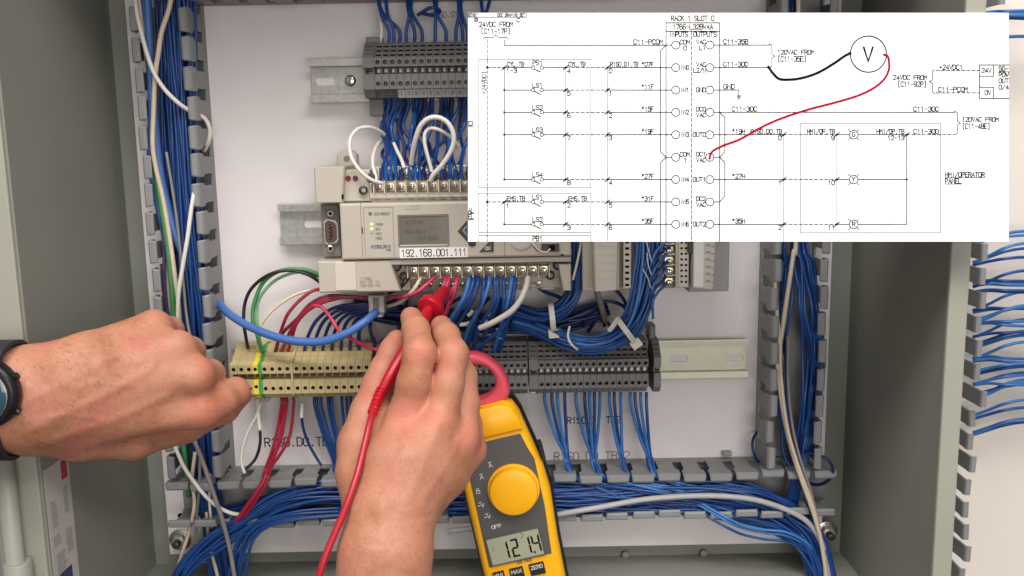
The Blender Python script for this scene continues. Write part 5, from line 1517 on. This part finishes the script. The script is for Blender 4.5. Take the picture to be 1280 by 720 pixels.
def surface_nets(F, lo, h):
    ins = F < 0
    nx, ny, nz = F.shape
    sh = (nx-1, ny-1, nz-1)
    S = lambda A,i,j,k: A[i:nx-1+i, j:ny-1+j, k:nz-1+k]
    cnt8 = sum(S(ins,i,j,k).astype(np.int8) for i in (0,1) for j in (0,1) for k in (0,1))
    act = (cnt8 > 0) & (cnt8 < 8)
    I, J, K_ = np.nonzero(act)
    idx = -np.ones(sh, np.int32); idx[I,J,K_] = np.arange(len(I))
    acc = np.zeros((len(I),3)); cn = np.zeros(len(I))
    for c0 in [(0,0,0),(1,0,0),(0,1,0),(0,0,1),(1,1,0),(1,0,1),(0,1,1)]:
        for ax in range(3):
            if c0[ax]: continue
            c1 = list(c0); c1[ax] = 1
            fa = F[I+c0[0],J+c0[1],K_+c0[2]]; fb = F[I+c1[0],J+c1[1],K_+c1[2]]
            m = (fa < 0) != (fb < 0)
            t = fa[m]/(fa[m]-fb[m])
            p = np.tile(np.array(c0,float),(m.sum(),1)); p[:,ax] = t
            acc[m] += p; cn[m] += 1
    v = acc/cn[:,None]+np.stack([I,J,K_],1)
    v = v*h+np.array(lo)
    faces = []
    # x edges
    for ax in range(3):
        o = [(1,2),(2,0),(0,1)][ax]
        sl0 = [slice(None)]*3; sl1 = [slice(None)]*3
        sl0[ax] = slice(0,-1); sl1[ax] = slice(1,None)
        a, b = ins[tuple(sl0)], ins[tuple(sl1)]
        e = np.argwhere(a != b)
        n = np.array(sh)
        e = e[(e[:,o[0]] > 0) & (e[:,o[1]] > 0) & (e[:,o[0]] < n[o[0]]) & (e[:,o[1]] < n[o[1]])]
        d0 = np.zeros(3,int); d0[o[0]] = 1; d1 = np.zeros(3,int); d1[o[1]] = 1
        q = [e-d0-d1, e-d1, e, e-d0]
        ids = np.stack([idx[k[:,0],k[:,1],k[:,2]] for k in q],1)
        fl = a[e[:,0],e[:,1],e[:,2]]
        ids[~fl] = ids[~fl][:,::-1]
        faces.append(ids)
    return v, np.concatenate(faces)
def hand_object(palm, fingers, feats, flush, lo, hi, res, name, kp=11, kf=7, extra=None):
    fd = Field(lo, hi, res)
    dp = None
    for ch in palm:
        c = fd.chain(ch, 6)
        dp = c if dp is None else smin(dp, c, kp)
    d = dp
    first = True
    for ch in fingers:
        c = smin(dp, fd.chain(ch, 4), kf)
        d = c if first else smin(d, c, 1.6)
        first = False
    for pts, amp, sig in feats:
        r = fd.line2(pts)
        d = d - amp*np.exp(-(r/sig)**2)
    v, f = surface_nets(np.asarray(d, np.float32), lo, res)
    # light smoothing
    nb = np.concatenate([f[:,[0,1]],f[:,[1,2]],f[:,[2,3]],f[:,[3,0]]])
    for it in range(3):
        s = np.zeros_like(v); c = np.zeros(len(v))
        np.add.at(s, nb[:,0], v[nb[:,1]]); np.add.at(c, nb[:,0], 1)
        np.add.at(s, nb[:,1], v[nb[:,0]]); np.add.at(c, nb[:,1], 1)
        lap = s/np.maximum(c,1)[:,None]-v
        v = v+lap*(.5 if it % 2 == 0 else .45)
    me = bpy.data.meshes.new(name)
    w = np.stack([v[:,0],-v[:,1],v[:,2]],1)*.001
    me.from_pydata(w.tolist(), [], f.tolist())
    me.polygons.foreach_set('use_smooth', [True]*len(f))
    fl = np.zeros(len(v))
    for (px,py,h,r,a) in flush:
        c = W3(px,py,h)
        dd = np.sqrt((v[:,0]-c.x)**2+(v[:,1]-c.y)**2+(v[:,2]-c.z)**2)
        fl = np.maximum(fl, a*np.exp(-(dd/r)**2))
    at = me.attributes.new('flush','FLOAT','POINT'); at.data.foreach_set('value', fl.astype(np.float32))
    me.materials.append(MATS['skin'])
    bm = bmesh.new(); bm.from_mesh(me); bmesh.ops.recalc_face_normals(bm, faces=bm.faces[:]); bm.to_mesh(me); bm.free()
    o = bpy.data.objects.new(name, me); col.objects.link(o)
    return o
def bounds(chs, pad=6):
    q = [(W3(*p[:3]), p[3]) for ch in chs for p in ch]
    lo = [min(v[i]-r for v,r in q)-pad for i in range(3)]; hi = [max(v[i]+r for v,r in q)+pad for i in range(3)]
    return lo, hi

# left hand: a fist with its back to us, thumb and forefinger pinching a wire at the terminals
LP = [[(-330,480,240,25),(-90,472,214,21.5),(35,472,191,19.5),(110,449,170,17),(192,409,137,11)],
      [(-330,508,244,25),(-90,498,218,21.5),(40,495,195,19.5),(120,470,172,17),(222,436,147,11.5)],
      [(-330,524,244,25),(-90,512,218,21.5),(45,508,195,19.5),(130,490,170,17),(243,469,150,12)],
      [(-330,548,240,25),(-90,530,214,21.5),(50,524,191,19.5),(140,515,166,17.5),(251,511,145,13)],
      [(40,532,183,18.5),(100,541,164,18),(165,544,142,16),(232,531,112,12.5)]]
LF = [[(192,409,137,11.5),(212,413,114,9.8),(204,430,96,8.8)],
      [(222,436,147,12),(238,439,120,10.3),(228,456,98,9.2)],
      [(243,469,150,12.6),(262,468,122,10.8),(252,484,96,9.6)],
      [(251,511,145,13.6),(276,500,131,12),(294,490,116,10.6),(299,490,96,9)],
      [(232,531,112,12.5),(280,512,92,10.5),(300,494,84,9)]]
LFEAT = [([(92,470,150),(130,452,150),(165,432,150)],.55,3.2), ([(100,500,150),(150,480,150),(205,452,150)],.7,3.0), ([(110,520,150),(165,508,150),(225,484,150)],.7,3.2), ([(130,540,150),(190,530,150),(235,522,150)],.5,3.5),
         ([(60,460,150),(95,490,150),(125,488,150),(160,505,150)],.45,1.6), ([(95,440,150),(130,462,150),(155,458,150),(188,470,150)],.4,1.5), ([(35,548,150),(55,515,150)],-.7,1.6), ([(40,535,150),(62,508,150)],-.4,1.4),
         ([(205,455,150),(214,447,150)],-.35,1.6), ([(228,488,150),(236,478,150)],-.35,1.6), ([(268,516,150),(262,500,150)],-.5,1.4), ([(283,505,130),(278,488,130)],-.4,1.2), ([(286,504,130),(281,486,130)],-.35,1.0)]
LFL = [(262,455,140,11,.55),(258,512,150,14,.5),(262,458,150,10,.45),(210,405,130,11,.35),(244,430,135,10,.4),(304,490,110,12,.55),(270,520,140,12,.5)]
lo, hi = bounds(LP+LF)
lo[0] = W3(-300,500,225).x
lh = hand_object(LP, LF, LFEAT, LFL, lo, hi, 1.2, 'hand')
tag(lh, 'left hand in a fist with black watch, pinching at the beige terminals', 'hand', 'hands of the person at the cabinet')

# right hand: back to us, holding the red probe between thumb and first two fingers
RP = [[(436,920,246,25),(452,790,226,22),(463,690,212,19.2),(471,640,200,17.6),(490,575,186,16.5),(508,522,170,12.5)],
      [(456,920,250,25),(466,790,230,22),(476,690,217,19.4),(487,640,204,17.8),(520,575,190,16),(547,527,175,12.5)],
      [(478,920,250,25),(482,790,230,22),(490,690,216,19.2),(502,640,199,17.4),(545,585,182,15),(576,547,166,11.5)],
      [(498,920,246,25),(494,790,224,22),(500,690,209,19),(511,640,190,16.6),(558,594,172,13.5),(587,562,153,10.6)],
      [(460,640,188,16),(451,590,172,15.5),(451,555,164,14.5),(462,515,148,12.5)],
      [(468,600,172,17),(488,540,156,14)]]
RF = [[(508,522,170,12.6),(517,478,173,11.2),(525,441,169,11.0),(520,412,143,9.4),(514,397,126,8.0)],
      [(549,527,172,12.4),(560,480,167,10.8),(566,443,160,10.8),(558,420,138,9.4),(552,408,122,8.2)],
      [(577,547,164,11.6),(581,505,155,10.2),(579,470,146,9.6),(570,450,130,9.2),(560,440,112,8.2)],
      [(587,562,153,11.0),(584,530,146,10),(578,502,136,9.3),(568,488,114,8.2)],
      [(462,515,148,12.5),(472,482,132,11.2),(480,462,124,10.2),(490,438,114,9),(496,425,109,7.8)]]
RFEAT = [([(492,620,200),(515,632,200),(540,638,200)],-.55,1.5), ([(462,652,205),(485,656,205),(502,655,205)],-.6,1.6), ([(470,628,200),(480,640,200)],-.25,1.6),
         ([(495,610,200),(505,560,200),(508,528,200)],.5,3.2), ([(515,610,200),(535,565,200),(547,535,200)],.6,3.2), ([(532,612,190),(556,580,190),(573,556,190)],.5,3.0),
         ([(470,690,212),(482,660,212),(478,620,212),(492,590,212)],.4,1.8), ([(515,436,170),(530,433,170),(544,438,170)],-.35,1.1), ([(514,441,170),(530,439,170),(544,443,170)],-.35,1.1), ([(556,440,170),(570,437,170),(582,441,170)],-.35,1.1),
         ([(514,408,130),(528,405,130)],-.25,1.0), ([(497,548,176),(508,541,176)],-.4,1.8)]
RFL = [(506,522,184,13,.5),(546,526,186,12,.35),(576,545,176,12,.45),(590,560,158,12,.5),(527,438,178,12,.45),(570,440,178,12,.4),(513,393,128,9,.5),(548,405,128,9,.45),(496,422,114,8,.5)]
lo, hi = bounds(RP+RF)
lo[2] = W3(470,895,242).z
rh = hand_object(RP, RF, RFEAT, RFL, lo, hi, 1.2, 'hand')
tag(rh, 'right hand seen from the back, gripping the red test probe', 'hand', 'hands of the person at the cabinet')

# fine hair on the wrists and the backs of the hands
M('hair_brown', (96, 62, 42), 0.6, var=0.2)
def hairs(o, n, inside, dirf, L):
    me = o.data; r2 = random.Random(5)
    vs = [v for v in me.vertices if v.normal.y < -.25 and inside(v.co)]
    b = MB().mat('hair_brown')
    for k in range(n):
        v = vs[r2.randrange(len(vs))]
        p = Vector((v.co.x*1000, -v.co.y*1000, v.co.z*1000)); nn = Vector((v.normal.x, -v.normal.y, v.normal.z))
        t = dirf(v.co); t = Vector((t[0], 0, t[1])) + Vector((r2.gauss(0,.35), r2.gauss(0,.15), r2.gauss(0,.35)))
        t = (t - nn*t.dot(nn)).normalized()
        l = L*r2.uniform(.5,1.2)
        b.tube([p-nn*.2, p+t*l*.5+nn*.7, p+t*l+nn*.5], [.045,.04,.015], 3)
    h = b.build('hair', o, smooth='all'); h['kind'] = 'stuff'
_lw, _le = W3(30,500,200).x*.001, W3(215,500,150).x*.001
hairs(lh, 480, lambda c: _lw < c.x < _le and random.random() < 1.1-(c.x-_lw)/(_le-_lw), lambda c: (.5,-.8), 5.5)
_rz = W3(480,585,190).z*.001
hairs(rh, 240, lambda c: c.z < _rz, lambda c: (.6,-.5), 5)

# ================================================================== wristwatch
wc = W3(-14, 490, 221)
watch = empty('wristwatch', (wc.x, wc.y, wc.z))
tag(watch, 'black round wristwatch with teal reflection coloured into its glass on the left wrist', 'wristwatch')
WR = Matrix.Rotation(math.radians(-6), 4, 'Y') @ Matrix.Rotation(math.radians(-8), 4, 'X')
def ringw(r, h, n=40, sq=.0):
    r = r*.9
    return [(r*math.cos(2*math.pi*i/n), h, 1.06*r*math.sin(2*math.pi*i/n)) for i in range(n)]
b = MB().mat('watch_black'); b.loft([ringw(21,-4), ringw(23.5,0), ringw(23.5,5), ringw(22.2,7.4), ringw(19.8,8.4), ringw(17.6,8.0)]); b.build('case', watch, smooth=40)
b = MB().mat('bright_steel'); b.loft([ringw(18.2,7.9), ringw(18.2,8.9), ringw(17.4,9.1), ringw(16.9,8.6)],False,False); b.build('bezel_ring', watch, smooth=40)
b = MB().mat('watch_glass'); b.loft([ringw(18.0,7.6), ringw(16.6,8.5), ringw(9,9.0), ringw(.3,9.2)]); b.build('glass', watch, smooth='all')
for a in (28, -34):
    b = MB().mat('watch_black'); t = math.radians(a); d = Vector((math.cos(t),0,math.sin(t)))
    b.tube([d*20+Vector((0,2.5,0)), d*23.4+Vector((0,2.5,0))], [2.6,2.3], 12); b.build('side_button', watch, smooth=40)
b = MB().mat('watch_strap')
fc = W3(2, 500, 198)
rings = []
for i in range(40):
    t = 2*math.pi*i/40
    c, s_ = math.cos(t), math.sin(t)
    for_ = []
    for (dx,e) in ((-12,0),(12,0),(13,1.2),(12,3),(-12,3)):
        zz = math.copysign(abs(s_)**.8, s_)*(36.5+e); hh = math.copysign(abs(c)**.8, c)*(24.0+e)
        for_.append((fc.x+dx+ -2 - wc.x + 2.5*s_, fc.y+hh-wc.y, fc.z+zz-wc.z))
    rings.append(for_)
rings.append(rings[0])
b.loft(rings, False, False); b.build('strap', watch, smooth=50)
